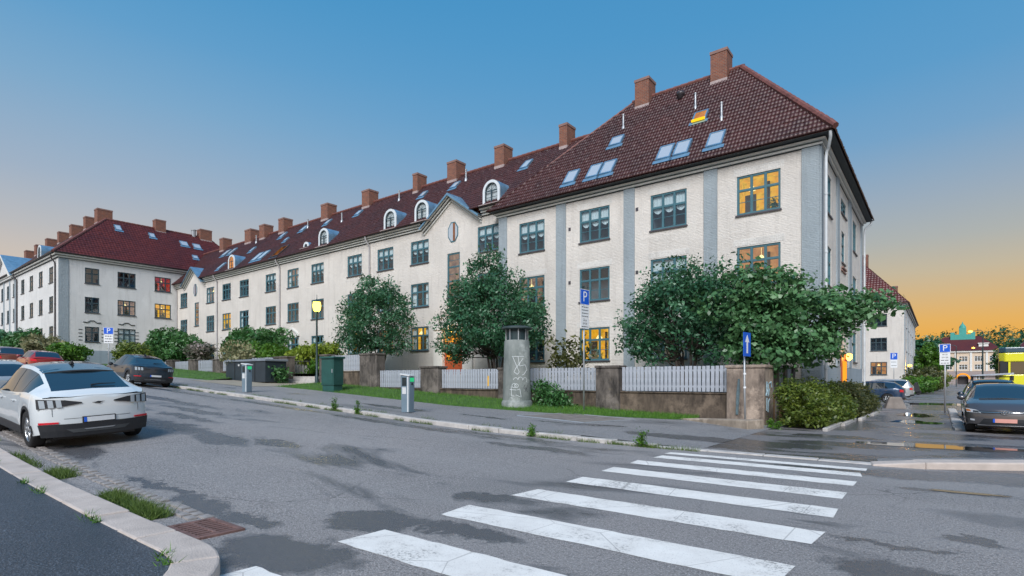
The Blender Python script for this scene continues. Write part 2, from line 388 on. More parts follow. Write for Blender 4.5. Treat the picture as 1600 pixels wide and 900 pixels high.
M['ground'] = pmat('ground_dull', (0.10, 0.10, 0.085), 0.9, 0.3, 0.2)
M['soil'] = pmat('verge_soil', (0.045, 0.11, 0.018), 0.95, 0.4, 2, 0.5, 20)
M['garden'] = pmat('garden_lawn', (0.05, 0.09, 0.025), 0.95, 0.4, 1.0, 0.5, 20)
M['sand'] = pmat('gravel_path', (0.26, 0.235, 0.19), 0.9, 0.15, 2, 0.3, 60)
def wallstone(name, c, dark, lichen=0.25):
    t = NT(name); o = t.obj
    mp = t.n('ShaderNodeMapping'); mp.inputs['Scale'].default_value = (1, 1, 0.35); t.l(o, mp.inputs[0])
    streak = t.mapr(t.noise(mp.outputs[0], 2.6, 7, 0.7), 0.36, 0.68)
    c1 = t.mix(streak, c, dark)
    c1 = t.mix(t.mapr(t.noise(o, 1.1, 6, 0.7), 0.52, 0.66, 0, 0.8), c1, [x*1.5 for x in c])
    c1 = t.mix(t.mapr(t.noise(o, 3.2, 5, 0.7), 0.60, 0.75, 0, lichen), c1, (0.22, 0.17, 0.06))
    t.pr(c1, 0.9, 0, 0.25, t.bump(t.noise(o, 18, 6, 0.7), 0.7, 0.02)); return t.m
M['oldwall'] = wallstone('garden_wall_render', (0.135, 0.105, 0.08), (0.028, 0.023, 0.02))
M['pillar'] = wallstone('garden_pillar_render', (0.16, 0.14, 0.125), (0.024, 0.022, 0.021))
M['corner_pillar'] = wallstone('corner_pillar_render', (0.36, 0.29, 0.235), (0.10, 0.08, 0.068))
M['picket'] = pmat('picket_pale_grey', (0.34, 0.37, 0.42), 0.6, 0.18, 5, 0.15, 30)
M['colconc'] = wallstone('column_concrete', (0.24, 0.26, 0.25), (0.13, 0.155, 0.15), 0.05)
M['colcap'] = pmat('column_cap_metal', (0.035, 0.055, 0.06), 0.5, 0.2)
M['graffiti'] = pmat('graffiti_white', (0.7, 0.74, 0.76), 0.6, 0.05)
M['graffiti_dark'] = pmat('graffiti_dark', (0.02, 0.025, 0.03), 0.6, 0.05)
M['graffiti_blue'] = pmat('graffiti_pale_blue', (0.28, 0.40, 0.46), 0.7, 0.25, 8)
M['galv'] = pmat('galvanised_steel', (0.36, 0.38, 0.40), 0.45, 0.1, metal=0.5)
M['signblue'] = pmat('sign_blue', (0.008, 0.10, 0.58), 0.4, 0.04)
M['signwhite'] = pmat('sign_white', (0.74, 0.76, 0.78), 0.45, 0.03)
M['signblack'] = pmat('sign_black', (0.015, 0.015, 0.02), 0.5, 0.02)
M['meter'] = pmat('meter_blue_grey', (0.15, 0.21, 0.26), 0.4, 0.08)
M['meter_pale'] = pmat('meter_pale', (0.55, 0.57, 0.58), 0.4, 0.05)
M['meter_green'] = emat('meter_screen_green', (0.05, 0.75, 0.30), 0.75)
M['screen'] = pmat('meter_screen_dark', (0.02, 0.03, 0.035), 0.15, 0.02)
M['cabinet'] = pmat('cabinet_dark_green', (0.016, 0.075, 0.066), 0.45, 0.15)
M['bin'] = pmat('container_blue_black', (0.022, 0.034, 0.045), 0.4, 0.15)
M['bin_lid'] = pmat('container_lid', (0.17, 0.20, 0.24), 0.4, 0.1)
M['lamp_post'] = pmat('lamp_post_dark', (0.02, 0.045, 0.05), 0.4, 0.1)
M['lampglow'] = emat('street_lamp_glow', (1.0, 0.74, 0.10), 5.0)
M['warmglow'] = emat('wall_lamp_glow', (1.0, 0.48, 0.06), 9.0)
M['doorglow'] = emat('lit_door_glass', (1.0, 0.36, 0.03), 1.3)
M['door'] = pmat('door_rust_red', (0.36, 0.075, 0.025), 0.5, 0.15)
M['shutter'] = pmat('shutter_brown', (0.20, 0.075, 0.03), 0.6, 0.2)
M['rust'] = pmat('drain_rusty_iron', (0.15, 0.085, 0.075), 0.8, 0.35, 8, 0.6, 40)
M['black'] = pmat('void_black', (0.006, 0.006, 0.007), 0.9, 0.0)
M['slab'] = pmat('service_slab', (0.185, 0.165, 0.15), 0.8, 0.25, 3, 0.3, 40)
M['bark'] = pmat('bark_dark', (0.045, 0.036, 0.03), 0.9, 0.4, 6, 0.8, 20)
M['barklight'] = pmat('bark_light', (0.16, 0.11, 0.075), 0.9, 0.3, 6, 0.8, 20)
M['iron'] = pmat('gate_iron', (0.012, 0.014, 0.016), 0.5, 0.1)
def leaf_mat(name, a, b, rough=0.42, trans=0.28):
    t = NT(name); at = t.n('ShaderNodeAttribute'); at.attribute_name = 'tone'
    col = t.mix(at.outputs['Fac'], a, b)
    p = t.pr(col, rough, 0, 0.45)
    tl = t.n('ShaderNodeBsdfTranslucent'); t.l(t.mix(0.35, col, (0.12, 0.2, 0.03)), tl.inputs[0])
    mx = t.n('ShaderNodeMixShader'); mx.inputs[0].default_value = trans
    t.l(p.outputs[0], mx.inputs[1]); t.l(tl.outputs[0], mx.inputs[2]); t.l(mx.outputs[0], t.out.inputs['Surface']); return t.m
M['leaf_dark'] = leaf_mat('leaf_dark_green', (0.016, 0.070, 0.040), (0.085, 0.235, 0.115), 0.36)
M['leaf_mid'] = leaf_mat('leaf_mid_green', (0.020, 0.082, 0.024), (0.095, 0.245, 0.070))
M['leaf_lilac'] = leaf_mat('leaf_lilac', (0.030, 0.10, 0.038), (0.150, 0.320, 0.130), 0.36)
M['leaf_fresh'] = leaf_mat('leaf_fresh_green', (0.035, 0.11, 0.012), (0.12, 0.26, 0.025))
M['leaf_yellow'] = leaf_mat('leaf_yellow_green', (0.10, 0.17, 0.015), (0.32, 0.40, 0.05))
M['leaf_cream'] = leaf_mat('leaf_cream', (0.10, 0.12, 0.05), (0.42, 0.38, 0.22))
M['leaf_pink'] = leaf_mat('leaf_pink_bloom', (0.05, 0.09, 0.04), (0.42, 0.33, 0.33))
M['leaf_hedge'] = leaf_mat('leaf_hedge', (0.035, 0.075, 0.010), (0.19, 0.235, 0.035))
M['leaf_hedge_red'] = leaf_mat('leaf_hedge_reddish', (0.04, 0.055, 0.014), (0.12, 0.12, 0.035))
M['grass'] = leaf_mat('grass_blade', (0.028, 0.105, 0.010), (0.12, 0.27, 0.025), 0.55, 0.2)
M['weedgrass'] = leaf_mat('weed_blade', (0.035, 0.075, 0.012), (0.13, 0.20, 0.035), 0.6, 0.2)
def water_mat():
    t = NT('puddle_water'); o = t.obj
    t.pr((0.008, 0.009, 0.011), 0.012, 0, 1.0, t.bump(t.noise(o, 3, 2), 0.015, 0.05))
    t.m.node_tree.nodes['Principled BSDF'].inputs['IOR'].default_value = 1.9
    return t.m
M['water'] = water_mat()

# ------------------------------------------------------------------ terrain
def zs(x):
    S = -x - 5.5
    if S <= 0: return 0.0
    if S < 8: return 0.05*S*S/16
    return 0.05*(min(S, 200) - 4)
def fade(x): return max(0.0, min(1.0, (-x-6)/6.0))
def camber(x, y): return max(-0.05, 0.20 - 0.0083*(y-7.2)**2) * fade(x)
def zroad(x, y): return zs(x) + (camber(x, y) if 1.5 < y < 12.6 else 0.0)
XS = [-220, -160, -120, -100, -85, -70, -60, -50, -44, -38, -33, -28, -24, -21, -18.5, -16.5, -15, -14, -13, -12, -11, -10, -9, -8, -7.25, -6.5, -5.75, -5.5]

def strip(name, mat, xs, ys, zf, kind='structure', skip=None):
    mb = MB(); mb.grid([[(x, y, zf(x, y)) for x in xs] for y in ys])
    if skip:
        m = len(xs)
        mb.f = [f for f in mb.f if not skip(sum(mb.v[i][0] for i in f)/4, sum(mb.v[i][1] for i in f)/4)]
    o = mb.build(name, mat, smooth=True); tag(o, kind=kind); return o

strip('ground', M['ground'], [-1500, -600]+XS+[-3, 0, 5, 20, 80, 300, 1500], [-600, -100, -20, 0, 2.2, 12.5, 21, 26, 60, 120, 240, 600, 1600], lambda x, y: zs(x)-0.35)
road = strip('road', M['road'], XS+[-5, -4, -3, -2, -1, 0, 1, 2, 4, 8, 16, 40, 90], [-40, -20, -8, -2, 0, 1.0, 1.6, 2.2, 2.6, 3, 3.5, 4, 5, 6, 7, 8, 9, 10, 11, 11.6, 12.2], zroad)
strip('lane', M['lane'], [-5.6, -4.3, -3, -2, -1, 0, 2, 6, 12, 30, 90], [12.2, 14, 17, 20, 26, 34, 42, 60, 90, 130, 190, 300], lambda x, y: 0.0)

# far pavement: raised, dropping to the lane at its right end
def pav_lift(x): return 0.12 if x < -7 else (0.004 + 0.116*max(0, min(1, (-x-4.3)/2.7)))
def zpav(x, y): return zs(x) + pav_lift(x)
PX = [x for x in XS if x >= -120] + [-5.2, -4.8, -4.3]
strip('pavement', M['pavement'], PX, [12.46, 13.5, 15, 16.5, 18.4, 19.6, 20.45], lambda x, y: zpav(x, y) + (0.0 if y < 19 else 0.0))
# verge of grass between pavement and garden wall
def verge_edge(x):
    pts = [(-70, 15.0), (-42, 15.6), (-36, 16.2), (-27.5, 17.0), (-20, 16.9), (-16.5, 16.8), (-13, 17.7), (-10, 18.7), (-7.6, 19.3), (-7.0, 19.6)]
    for (a, b), (c, d) in zip(pts, pts[1:]):
        if a <= x <= c: return b + (d-b)*(x-a)/(c-a)
    return 19.6
def zverge(x, y):
    e = verge_edge(x); return zpav(x, y) + 0.02 + 0.16*max(0, min(1, (y-e)/2.2))
for nm, x0, x1 in (('verge', -30.3, -7.0), ('verge', -64, -37.4)):
    n = int((x1-x0)/0.8); mb = MB(); rows = []
    for k in range(6):
        rows.append([(x0+(x1-x0)*i/n, verge_edge(x0+(x1-x0)*i/n)+(20.45-verge_edge(x0+(x1-x0)*i/n))*k/5, 0) for i in range(n+1)])
    rows = [[(x, y, zverge(x, y)-(0.03 if k == 0 else 0)) for x, y, _ in r] for k, r in enumerate(rows)]
    mb.grid(rows); tag(mb.build(nm, M['soil'], smooth=True), kind='structure')
tag(MB().grid([[(x, y, zpav(x, y)+0.012) for x in (-37.3, -35, -33, -31, -30.4)] for y in (15.0, 16, 17, 18.5, 20.4)]).build('gate_path', M['sand']), kind='structure')
# gardens behind the wall
tag(MB().grid([[(x, y, 0.95) for x in (-26.4, -4.9)] for y in (20.65, 26.0)]).build('garden_lawn', M['garden']), kind='structure')
tag(MB().grid([[(x, y, 1.95+max(0, (-x-40)*0.045)) for x in (-69, -60, -50, -40, -35.2, -30.6, -26.5)] for y in (20.65, 26.6)]).build('garden_lawn', M['garden']), kind='structure')
tag(MB().grid([[(x, y, zs(x)+0.2) for x in (-110, -90, -70, -64)] for y in (13.0, 20.5)]).build('front_garden', M['garden']), kind='structure')

# near pavement with its curved corner
KR = 1.5   # corner radius
def near_edge():
    pts = [(x, 2.25) for x in XS if x <= -5.4] + [(-5.3, 2.25)]
    pts = sorted(set(pts))
    for k in range(1, 13):
        a = R(90-90*k/12); pts.append((-5.3+KR*math.cos(a), 2.25-KR+KR*math.sin(a)))
    pts.append((-5.3+KR, -6.0)); return pts
def znear(x): return zs(x) + 0.11
mb = MB(); ne = near_edge()
inner = [(x, -8.0) for x, y in ne]
off = []
for i, (x, y) in enumerate(ne):
    a = Vector(ne[max(0, i-1)]); b = Vector(ne[min(len(ne)-1, i+1)]); d = (b-a).normalized(); off.append((x+d.y*.12, y-d.x*.12))
mb.grid([[(x, -8.0, znear(x)) for x, y in off], [(x, y, znear(x)) for x, y in off]])
tag(mb.build('near_pavement', M['near_pave']), kind='structure')

# ------------------------------------------------------------------ kerbs: every stone its own piece
def stone_mesh(name, L, w, h, mat, jit=0.01):
    mb = MB(); mb.box(0.004, L-0.004, 0, w, -0.25, h)
    me = mb.mesh(name, mat); return me
def kerb_stone(parent, a, b, w, z_a, z_b, h, mat, inward):
    # stone from a to b along the kerb line, w to the inward side, top h above z
    a = Vector((a[0], a[1])); b = Vector((b[0], b[1])); d = (b-a); L = d.length; d.normalize(); nrm = Vector((-d.y, d.x))*inward
    g = 0.006
    p = [a+d*g, b-d*g, b-d*g+nrm*w, a+d*g+nrm*w]
    zt = [z_a+h, z_b+h, z_b+h, z_a+h]
    jz = random.uniform(-0.008, 0.008)
    vs = [(q.x, q.y, zt[i]-0.35) for i, q in enumerate(p)] + [(q.x, q.y, zt[i]+jz) for i, q in enumerate(p)]
    fs = [(0,3,2,1),(4,5,6,7),(0,1,5,4),(1,2,6,5),(2,3,7,6),(3,0,4,7)]
    mb = MB(); mb.add(vs, fs)
    o = mb.build('kerb_stone', mat, parent, fix=True); m = o.modifiers.new('bevel', 'BEVEL'); m.width = 0.018; m.segments = 2
    return o
kerb = bpy.data.objects.new('kerb', None); COL.objects.link(kerb); tag(kerb, kind='structure')
x = -4.05
while x > -62:
    L = random.uniform(1.0, 1.7); xa, xb = x-L, x
    lift = lambda q: pav_lift(q) if q < -3.9 else 0.02
    kerb_stone(kerb, (xa, 12.2+random.uniform(-.015, .015)), (xb, 12.2), 0.26, zs(xa), zs(xb), (lift(xa)+lift(xb))/2, M['kerb'], 1); x = xa
for xa, xb in ((-4.05, -2.9), (-2.9, -1.9), (-1.9, -1.0)):
    kerb_stone(kerb, (xa, 12.2), (xb, 12.2), 0.26, 0, 0, 0.022, M['kerb'], 1)
# raised kerb to the right of the lane mouth, turning away
rk = [(-1.0, 12.1, .03, .03), (0.12, 12.42, .03, .13), (1.45, 13.2, .13, .14), (2.7, 14.3, .14, .14), (3.7, 15.7, .14, .14)]
pts = [(-1.0, 12.08), (-0.2, 12.2), (1.25, 13.1), (2.5, 14.05), (3.6, 15.2), (4.5, 16.6)]
hs = [0.03, 0.12, 0.14, 0.14, 0.14, 0.14]
for i in range(5):
    a, b = pts[i], pts[i+1]; d = Vector((b[0]-a[0], b[1]-a[1])).normalized(); nn = Vector((-d.y, d.x)); w = 0.42
    vs = []
    for z in (-0.3, None):
        for q, h in ((a, hs[i]), (b, hs[i+1]), ((b[0]+nn.x*w, b[1]+nn.y*w), hs[i+1]), ((a[0]+nn.x*w, a[1]+nn.y*w), hs[i])):
            vs.append((q[0], q[1], -0.3 if z == -0.3 else h))
    vs[4] = (vs[4][0]+d.x*.012, vs[4][1]+d.y*.012, vs[4][2]); vs[0] = (vs[0][0]+d.x*.012, vs[0][1]+d.y*.012, vs[0][2])
    o = MB().add(vs, [(0,3,2,1),(4,5,6,7),(0,1,5,4),(1,2,6,5),(2,3,7,6),(3,0,4,7)]).build('kerb_stone', M['kerb_pale'], kerb, fix=True)
    m = o.modifiers.new('bevel', 'BEVEL'); m.width = 0.03; m.segments = 3
tag(MB().poly((-0.9, 12.35, 0.012), (0.0, 12.62, 0.10), (1.0, 13.42, 0.115), (2.3, 14.4, 0.115), (3.3, 15.5, 0.115), (4.2, 16.9, 0.115), (4.0, 17.4, 0.008), (2.6, 16.2, 0.008), (1.2, 15.0, 0.008), (0.0, 14.1, 0.008), (-1.0, 13.2, 0.006)).build('pavement_corner', M['pavement']), kind='structure')
# kerb along the parked cars in the lane
y = 22.0
while y < 36:
    L = random.uniform(0.9, 1.4); kerb_stone(kerb, (0.36, y), (0.30, y+L), 0.28, 0, 0, 0.07, M['kerb'], -1); y += L
# near kerb
nk = [p for p in ne if p[0] >= -33]
line = []
for (a, b) in zip(nk, nk[1:]):
    a = Vector(a); b = Vector(b); n = max(1, int((b-a).length/0.12))
    for i in range(n): line.append(a+(b-a)*i/n)
cum = [0]
for a, b in zip(line, line[1:]): cum.append(cum[-1]+(b-a).length)
i0 = 0; nearkerb = bpy.data.objects.new('near_kerb', None); COL.objects.link(nearkerb); tag(nearkerb, kind='structure')
while i0 < len(line)-3:
    Ls = random.choice([0.75, 1.05, 1.25, 0.5]); i1 = i0
    while i1 < len(line)-2 and cum[i1]-cum[i0] < Ls: i1 += 1
    seg = line[i0:i1+1]
    if len(seg) < 2: break
    rowo, rowi = [], []
    for k, p in enumerate(seg):
        q0 = line[max(0, i0+k-1)]; q1 = line[min(len(line)-1, i0+k+1)]; d = (q1-q0).normalized(); nn = Vector((d.y, -d.x))
        sh = d*(0.008 if k == 0 else -0.008 if k == len(seg)-1 else 0)
        rowo.append(p+sh); rowi.append(p+sh+nn*0.36)
    jz = random.uniform(-.006, .012); n = len(seg); vs = []
    for r_, dz in ((rowo, -0.3), (rowi, -0.3), (rowi, 0), (rowo, 0)):
        vs += [(p.x, p.y, znear(p.x)+0.012+jz+dz) for p in r_]
    fs = []
    for j in range(4):
        for k in range(n-1): fs.append((j*n+k, j*n+k+1, ((j+1) % 4)*n+k+1, ((j+1) % 4)*n+k))
    fs += [(0, n, 2*n, 3*n), (n-1, 4*n-1, 3*n-1, 2*n-1)]
    o = MB().add(vs, fs).build('kerb_stone', M['kerb_pale'], nearkerb, fix=True)
    m = o.modifiers.new('bevel', 'BEVEL'); m.width = 0.022; m.segments = 2; m.limit_method = 'ANGLE'
    i0 = i1
# two rows of setts in the gutter
sm = [MB().prism_z([(-.09, -.05), (.09, -.055), (.095, .05), (-.085, .055)], -0.12, 0.0).mesh('gutter_sett', M['sett']) for _ in range(1)]
gut = bpy.data.objects.new('gutter', None); COL.objects.link(gut); tag(gut, kind='structure')
x = -6.75
while x > -18:
    for r_ in range(2):
        yy = 2.72 + r_*0.125
        o = link('gutter_sett', sm[0], gut, (x+(0.08 if r_ else 0), yy+random.uniform(-.01, .01), zroad(x, yy)+0.018+random.uniform(-.008, .008)), random.uniform(-.06, .06))
        o.scale = (random.uniform(.85, 1.1), random.uniform(.9, 1.05), 1)
    x -= 0.2

# ------------------------------------------------------------------ crossing stripes
ys_ = [(1.82, .56), (3.22, .58), (4.62, .58), (5.98, .56), (7.28, .54), (8.50, .52), (9.62, .46), (10.62, .40), (11.32, .30)]
for i, (yy, w) in enumerate(ys_):
    n = 26; xl = -4.62+random.uniform(-.06, .06); xr = -1.02+random.uniform(-.04, .04)
    rng = random.Random(i)
    lo = [(xl+(xr-xl)*k/n+(rng.uniform(-.03, .03) if k in (0, n) else 0), yy+rng.uniform(-.012, .012), 0.004) for k in range(n+1)]
    up = [(xl+(xr-xl)*k/n+(rng.uniform(-.05, .05) if k in (0, n) else 0), yy+w+rng.uniform(-.012, .012), 0.004) for k in range(n+1)]
    MB().grid([lo, up]).build('crosswalk_stripe', M['paint'], road)
for (x0, x1, yy) in ((3.4, 9, 24.0),):
    MB().poly((x0, yy, .004), (x1, yy, .004), (x1, yy+.1, .004), (x0, yy+.1, .004)).build('parking_line', M['paint'], road)

def puddle(cx, cy, rx, ry, z, seed, name='puddle'):
    rng = random.Random(seed); n = 60; ph = [rng.uniform(0, 6.28) for _ in range(6)]
    pts = []
    for k in range(n):
        a = 2*PI*k/n
        r = 1 + sum(0.20/(j+1)*math.sin((j+2)*a+ph[j]) for j in range(6))
        pts.append((cx+rx*r*math.cos(a), cy+ry*r*math.sin(a), z))
    o = MB().poly(*pts).build(name, M['water']); tag(o, kind='structure'); return o
puddle(-0.25, 16.4, 1.15, 0.60, 0.006, 3)
puddle(1.3, 16.7, 0.9, 0.22, 0.007, 5)
puddle(-0.7, 25.2, 0.75, 0.9, 0.006, 9)
puddle(-0.9, 30.2, 0.6, 1.6, 0.006, 11)
puddle(-0.3, 44.0, 3.0, 2.2, 0.006, 13)
puddle(0.28, 10.0, 0.42, 0.07, 0.006, 15)

# ------------------------------------------------------------------ windows
WC = {}
def winset(w, h, kind, frame, thin=True):
    key = (round(w, 2), round(h, 2), kind, frame.name)
    if key in WC: return WC[key]
    cols = {'3': 3, '2': 2, '1': 1, 'slim': 1}[kind]
    t, mu = 0.075, 0.07
    tz = 0.63*h if kind != 'slim' else 0.5*h
    y0, y1 = 0.035, 0.11
    f = MB()
    f.box(0, w, y0, y1, 0, t); f.box(0, w, y0, y1, h-t, h); f.box(0, t, y0, y1, t, h-t); f.box(w-t, w, y0, y1, t, h-t)
    cw = (w-2*t-(cols-1)*mu)/cols; xs = []
    for c in range(cols):
        x0 = t+c*(cw+mu); xs.append((x0, x0+cw))
        if c: f.box(x0-mu, x0, y0-0.004, y1, t, h-t)
    zs_ = [(t, tz-0.035), (tz+0.035, h-t)] if kind != 'slim' else [(t, h*.36), (h*.36+.06, h*.68), (h*.68+.06, h-t)]
    panes = []
    for (a, b) in xs:
        for q in range(len(zs_)-1): f.box(a, b, y0+0.003, y1, zs_[q][1], zs_[q+1][0])
        for (c, d) in zs_:
            panes.append((a, b, c, d))
            if thin and d-c > 0.7:
                mz = (c+d)/2; f.box(a, b, 0.055, 0.075, mz-0.014, mz+0.014)
            # casement edge
            e = 0.022
            f.box(a, a+e, y0+.012, y1-.01, c, d); f.box(b-e, b, y0+.012, y1-.01, c, d); f.box(a+e, b-e, y0+.012, y1-.01, c, c+e); f.box(a+e, b-e, y0+.012, y1-.01, d-e, d)
    fm = f.mesh('window', frame)
    pms = {}
    pl = []
    for (a, b, c, d) in panes:
        k = (round(b-a, 3), round(d-c, 3))
        if k not in pms: pms[k] = MB().box(0, b-a, 0, 0.006, 0, d-c).mesh('pane', M['glass'])
        pl.append((pms[k], (a, 0.078, c)))
    sm_ = MB().box(-0.05, w+0.05, -0.07, 0.034, -0.07, -0.002).mesh('window_sill', M['sill'])
    r = MB(); D0, D1 = 0.125, 1.0
    r.poly((0, D1, 0), (w, D1, 0), (w, D1, h), (0, D1, h))
    r.poly((0, D0, 0), (0, D1, 0), (0, D1, h), (0, D0, h)); r.poly((w, D0, 0), (w, D0, h), (w, D1, h), (w, D1, 0))
    r.poly((0, D0, 0), (w, D0, 0), (w, D1, 0), (0, D1, 0)); r.poly((0, D0, h), (0, D1, h), (w, D1, h), (w, D0, h))
    cur = {}
    # curtains: side drapes, or a scalloped valance
    c = MB(); n = 10
    for sx in (0, 1):
        x0, x1 = (0.04, w*0.24) if sx == 0 else (w*0.76, w-0.04)
        lo = []; up = []
        for k in range(n+1):
            xx = x0+(x1-x0)*k/n; yy = 0.17+0.02*math.sin(k*2.2)
            up.append((xx, yy, h-0.04)); lo.append((xx, yy, 0.1))
        c.grid([lo, up])
    cur['drape'] = c.mesh('curtain', M['curtain'])
    c = MB(); n = 36; up = []; lo = []
    for k in range(n+1):
        xx = 0.04+(w-0.08)*k/n; sc = abs(math.sin(PI*cols*k/n))
        up.append((xx, 0.16+.01*math.sin(k*1.9), h-.03)); lo.append((xx, 0.16+.01*math.sin(k*1.9), h*(0.60-0.14*sc)))
    c.grid([lo, up]); cur['valance'] = c.mesh('curtain', M['curtain'])
    c = MB(); c.poly((.04, .16, .05), (w-.04, .16, .05), (w-.04, .16, h-.04), (.04, .16, h-.04)); cur['blind'] = c.mesh('curtain', M['curtain'])
    WC[key] = (fm, pl, sm_, r, cur); return WC[key]

RMESH = {}
def window(parent, wpos, rot, w, h, kind='3', state='dim', frame=None, curtain=None, sill=True):
    frame = frame or M['frame']
    fm, pl, sm_, r, cur = winset(w, h, kind, frame)
    o = link('window', fm, parent, Vector(wpos)-parent.location, rot)
    for me, lc in pl: link('pane', me, o, lc)
    if sill: link('window_sill', sm_, o)
    mat = LIT[state] if state in LIT else ROOMS[random.randrange(4)]
    k = (id(fm), mat.name)
    if k not in RMESH: RMESH[k] = r.mesh('room_interior', mat)
    link('room_interior', RMESH[k], o)
    if curtain: link('curtain', cur[curtain], o)
    if state in LIT and w > 1.3:
        sd = random.randrange(3); kk = ('dec', sd, round(w, 1))
        if kk not in RMESH:
            rg = np.random.default_rng(sd); px_ = w*(.25+.3*sd)
            V = []; 
            for _ in range(70):
                c_ = np.array([px_, .30, .30])+rg.normal(size=3)*np.array([.13, .06, .15]); a_ = rg.normal(size=3)*.07; b_ = rg.normal(size=3)*.04; V += [c_-a_, c_+b_, c_+a_, c_-b_]
            RMESH[kk] = (fast_mesh('potted_plant', np.array(V), np.arange(len(V)).reshape(-1, 4), M['leaf_dark'], np.full(len(V)//4, .3)),
                         MB().lathe([(.03, h-.35), (.06, h-.37), (.17, h-.52), (.17, h-.55), (.02, h-.54)], 12, 'z', (w*(.72-.22*sd), .55, 0)).tube([(w*(.72-.22*sd), .55, h-.36), (w*(.72-.22*sd), .55, h-.02)], .008, 5).mesh('pendant_lamp', M['lampshade'], True),
                         MB().box(w*.08, w*.34, .80, .9, 0, h*.62).box(w*.60, w*.66, .85, .95, 0, h*.9).mesh('bookcase', M['sill']))
        for nm_, me_ in zip(('potted_plant', 'pendant_lamp', 'bookcase'), RMESH[kk]): link(nm_, me_, o)
    return o

def facade(parent, O, rot, L, z0, z1, wins, mat, reveal=0.13, name='wall', extra=None):
    """wall of length L from O, facing local -Y; wins: dicts u0,u1,z0,z1"""
    xs = sorted(set([0, L] + [w['u0'] for w in wins] + [w['u1'] for w in wins]))
    zz = sorted(set([z0, z1] + [w['z0'] for w in wins] + [w['z1'] for w in wins]))
    mb = MB()
    # merge vertically per column
    for a, b in zip(xs, xs[1:]):
        run = None
        for c, d in zip(zz, zz[1:]):
            mx, mz = (a+b)/2, (c+d)/2
            hole = any(w['u0'] < mx < w['u1'] and w['z0'] < mz < w['z1'] for w in wins)
            if hole:
                if run: mb.poly((a, 0, run[0]), (b, 0, run[0]), (b, 0, run[1]), (a, 0, run[1])); run = None
            else: run = (run[0], d) if run else (c, d)
        if run: mb.poly((a, 0, run[0]), (b, 0, run[0]), (b, 0, run[1]), (a, 0, run[1]))
    for w in wins:
        a, b, c, d = w['u0'], w['u1'], w['z0'], w['z1']; q = reveal
        mb.poly((a, 0, c), (b, 0, c), (b, q, c), (a, q, c)); mb.poly((a, 0, d), (a, q, d), (b, q, d), (b, 0, d))
        mb.poly((a, 0, c), (a, q, c), (a, q, d), (a, 0, d)); mb.poly((b, 0, c), (b, 0, d), (b, q, d), (b, q, c))
    if extra: extra(mb)
    o = mb.build(name, mat, parent, Vector(O)-parent.location, rot)
    c_, s_ = math.cos(rot), math.sin(rot)
    for w in wins:
        if w.get('nowin'): continue
        p = (O[0]+w['u0']*c_, O[1]+w['u0']*s_, w['z0'])
        window(parent, p, rot, w['u1']-w['u0'], w['z1']-w['z0'], w.get('kind', '3'), w.get('state', 'dim'), w.get('frame'), w.get('curtain'), w.get('sill', True))
    return o

def part(parent, mb, name, mat, rot=0, O=(0, 0, 0), **kw):
    return mb.build(name, mat, parent, Vector(O)-parent.location, rot, **kw)

def tile_roof(parent, P0, ud, vd, low, high, V, mat, tw=0.165, rh=0.31, seed=1, name='roof_tiles', cut=None):
    """pantile courses on a slope: u range 'low' at the eave, 'high' at v = V"""
    P0 = np.array(P0, float); ud = np.array(ud, float); ud /= np.linalg.norm(ud); vd = np.array(vd, float); vd /= np.linalg.norm(vd)
    nn = np.cross(ud, vd)
    if nn[2] < 0: nn = -nn
    rng = np.random.default_rng(seed)
    umin, umax = min(low[0], high[0]), max(low[1], high[1])
    k = int(math.ceil((umax-umin)/tw)); us = umin + np.arange(k*4+1)*(tw/4)
    prof = np.tile(np.array([0.0, 0.026, 0.038, 0.020]), k+1)[:len(us)]
    nr = int(math.ceil(V/rh)); VV = []; FF = []; TT = []; base = 0
    lim = lambda v: (low[0]+(high[0]-low[0])*v/V, low[1]+(high[1]-low[1])*v/V)
    for r in range(nr):
        v0 = r*rh; v1 = min(V, v0+rh*1.06)
        a0, b0 = lim(v0); a1, b1 = lim(min(v1, V))
        lo = np.clip(us, a0, b0); up = np.clip(us, a1, b1)
        keep = (us > min(a0, a1)-tw) & (us < max(b0, b1)+tw)
        lo, up, pf = lo[keep], up[keep], prof[keep]
        n = len(lo)
        if n < 2: continue
        jit = np.repeat(rng.normal(0, 0.006, n//4+2), 4)[:n]
        A = P0 + np.outer(lo, ud) + v0*vd + np.outer(pf+0.036+jit, nn)
        B = P0 + np.outer(up, ud) + v1*vd + np.outer(pf*0.9+0.006+jit, nn)
        C = P0 + np.outer(lo, ud) + v0*vd + np.outer(pf*0+0.0, nn)
        VV += [C, A, B]
        i = np.arange(n-1)
        F1 = np.stack([base+i, base+i+1, base+n+i+1, base+n+i], 1); F2 = np.stack([base+n+i, base+n+i+1, base+2*n+i+1, base+2*n+i], 1)
        tn = np.repeat(rng.beta(2, 2, n//4+2), 4)[:n-1]
        FF += [F1, F2]; TT += [tn*0.3, tn]; base += 3*n
    VV = np.concatenate(VV); FF = np.concatenate(FF); TT = np.concatenate(TT)
    if cut is not None:
        cc = VV[FF].mean(1); ok = ~cut(cc[:, 0], cc[:, 1]); FF = FF[ok]; TT = TT[ok]
    me = fast_mesh(name, VV, FF, mat, TT)
    o = link(name, me, parent, -parent.location); tag(o, kind='stuff'); return o

def ridge_caps(parent, a, b, r=0.13, step=0.4):
    a, b = Vector(a), Vector(b); L = (b-a).length; n = max(1, int(L/step)); mb = MB()
    for i in range(n):
        p = a+(b-a)*(i/n); q = a+(b-a)*((i+1.12)/n)
        mb.tube([p, q], [r*1.12, r*0.9], 8)
    return part(parent, mb, 'ridge_tiles', M['ridge'], smooth=False)

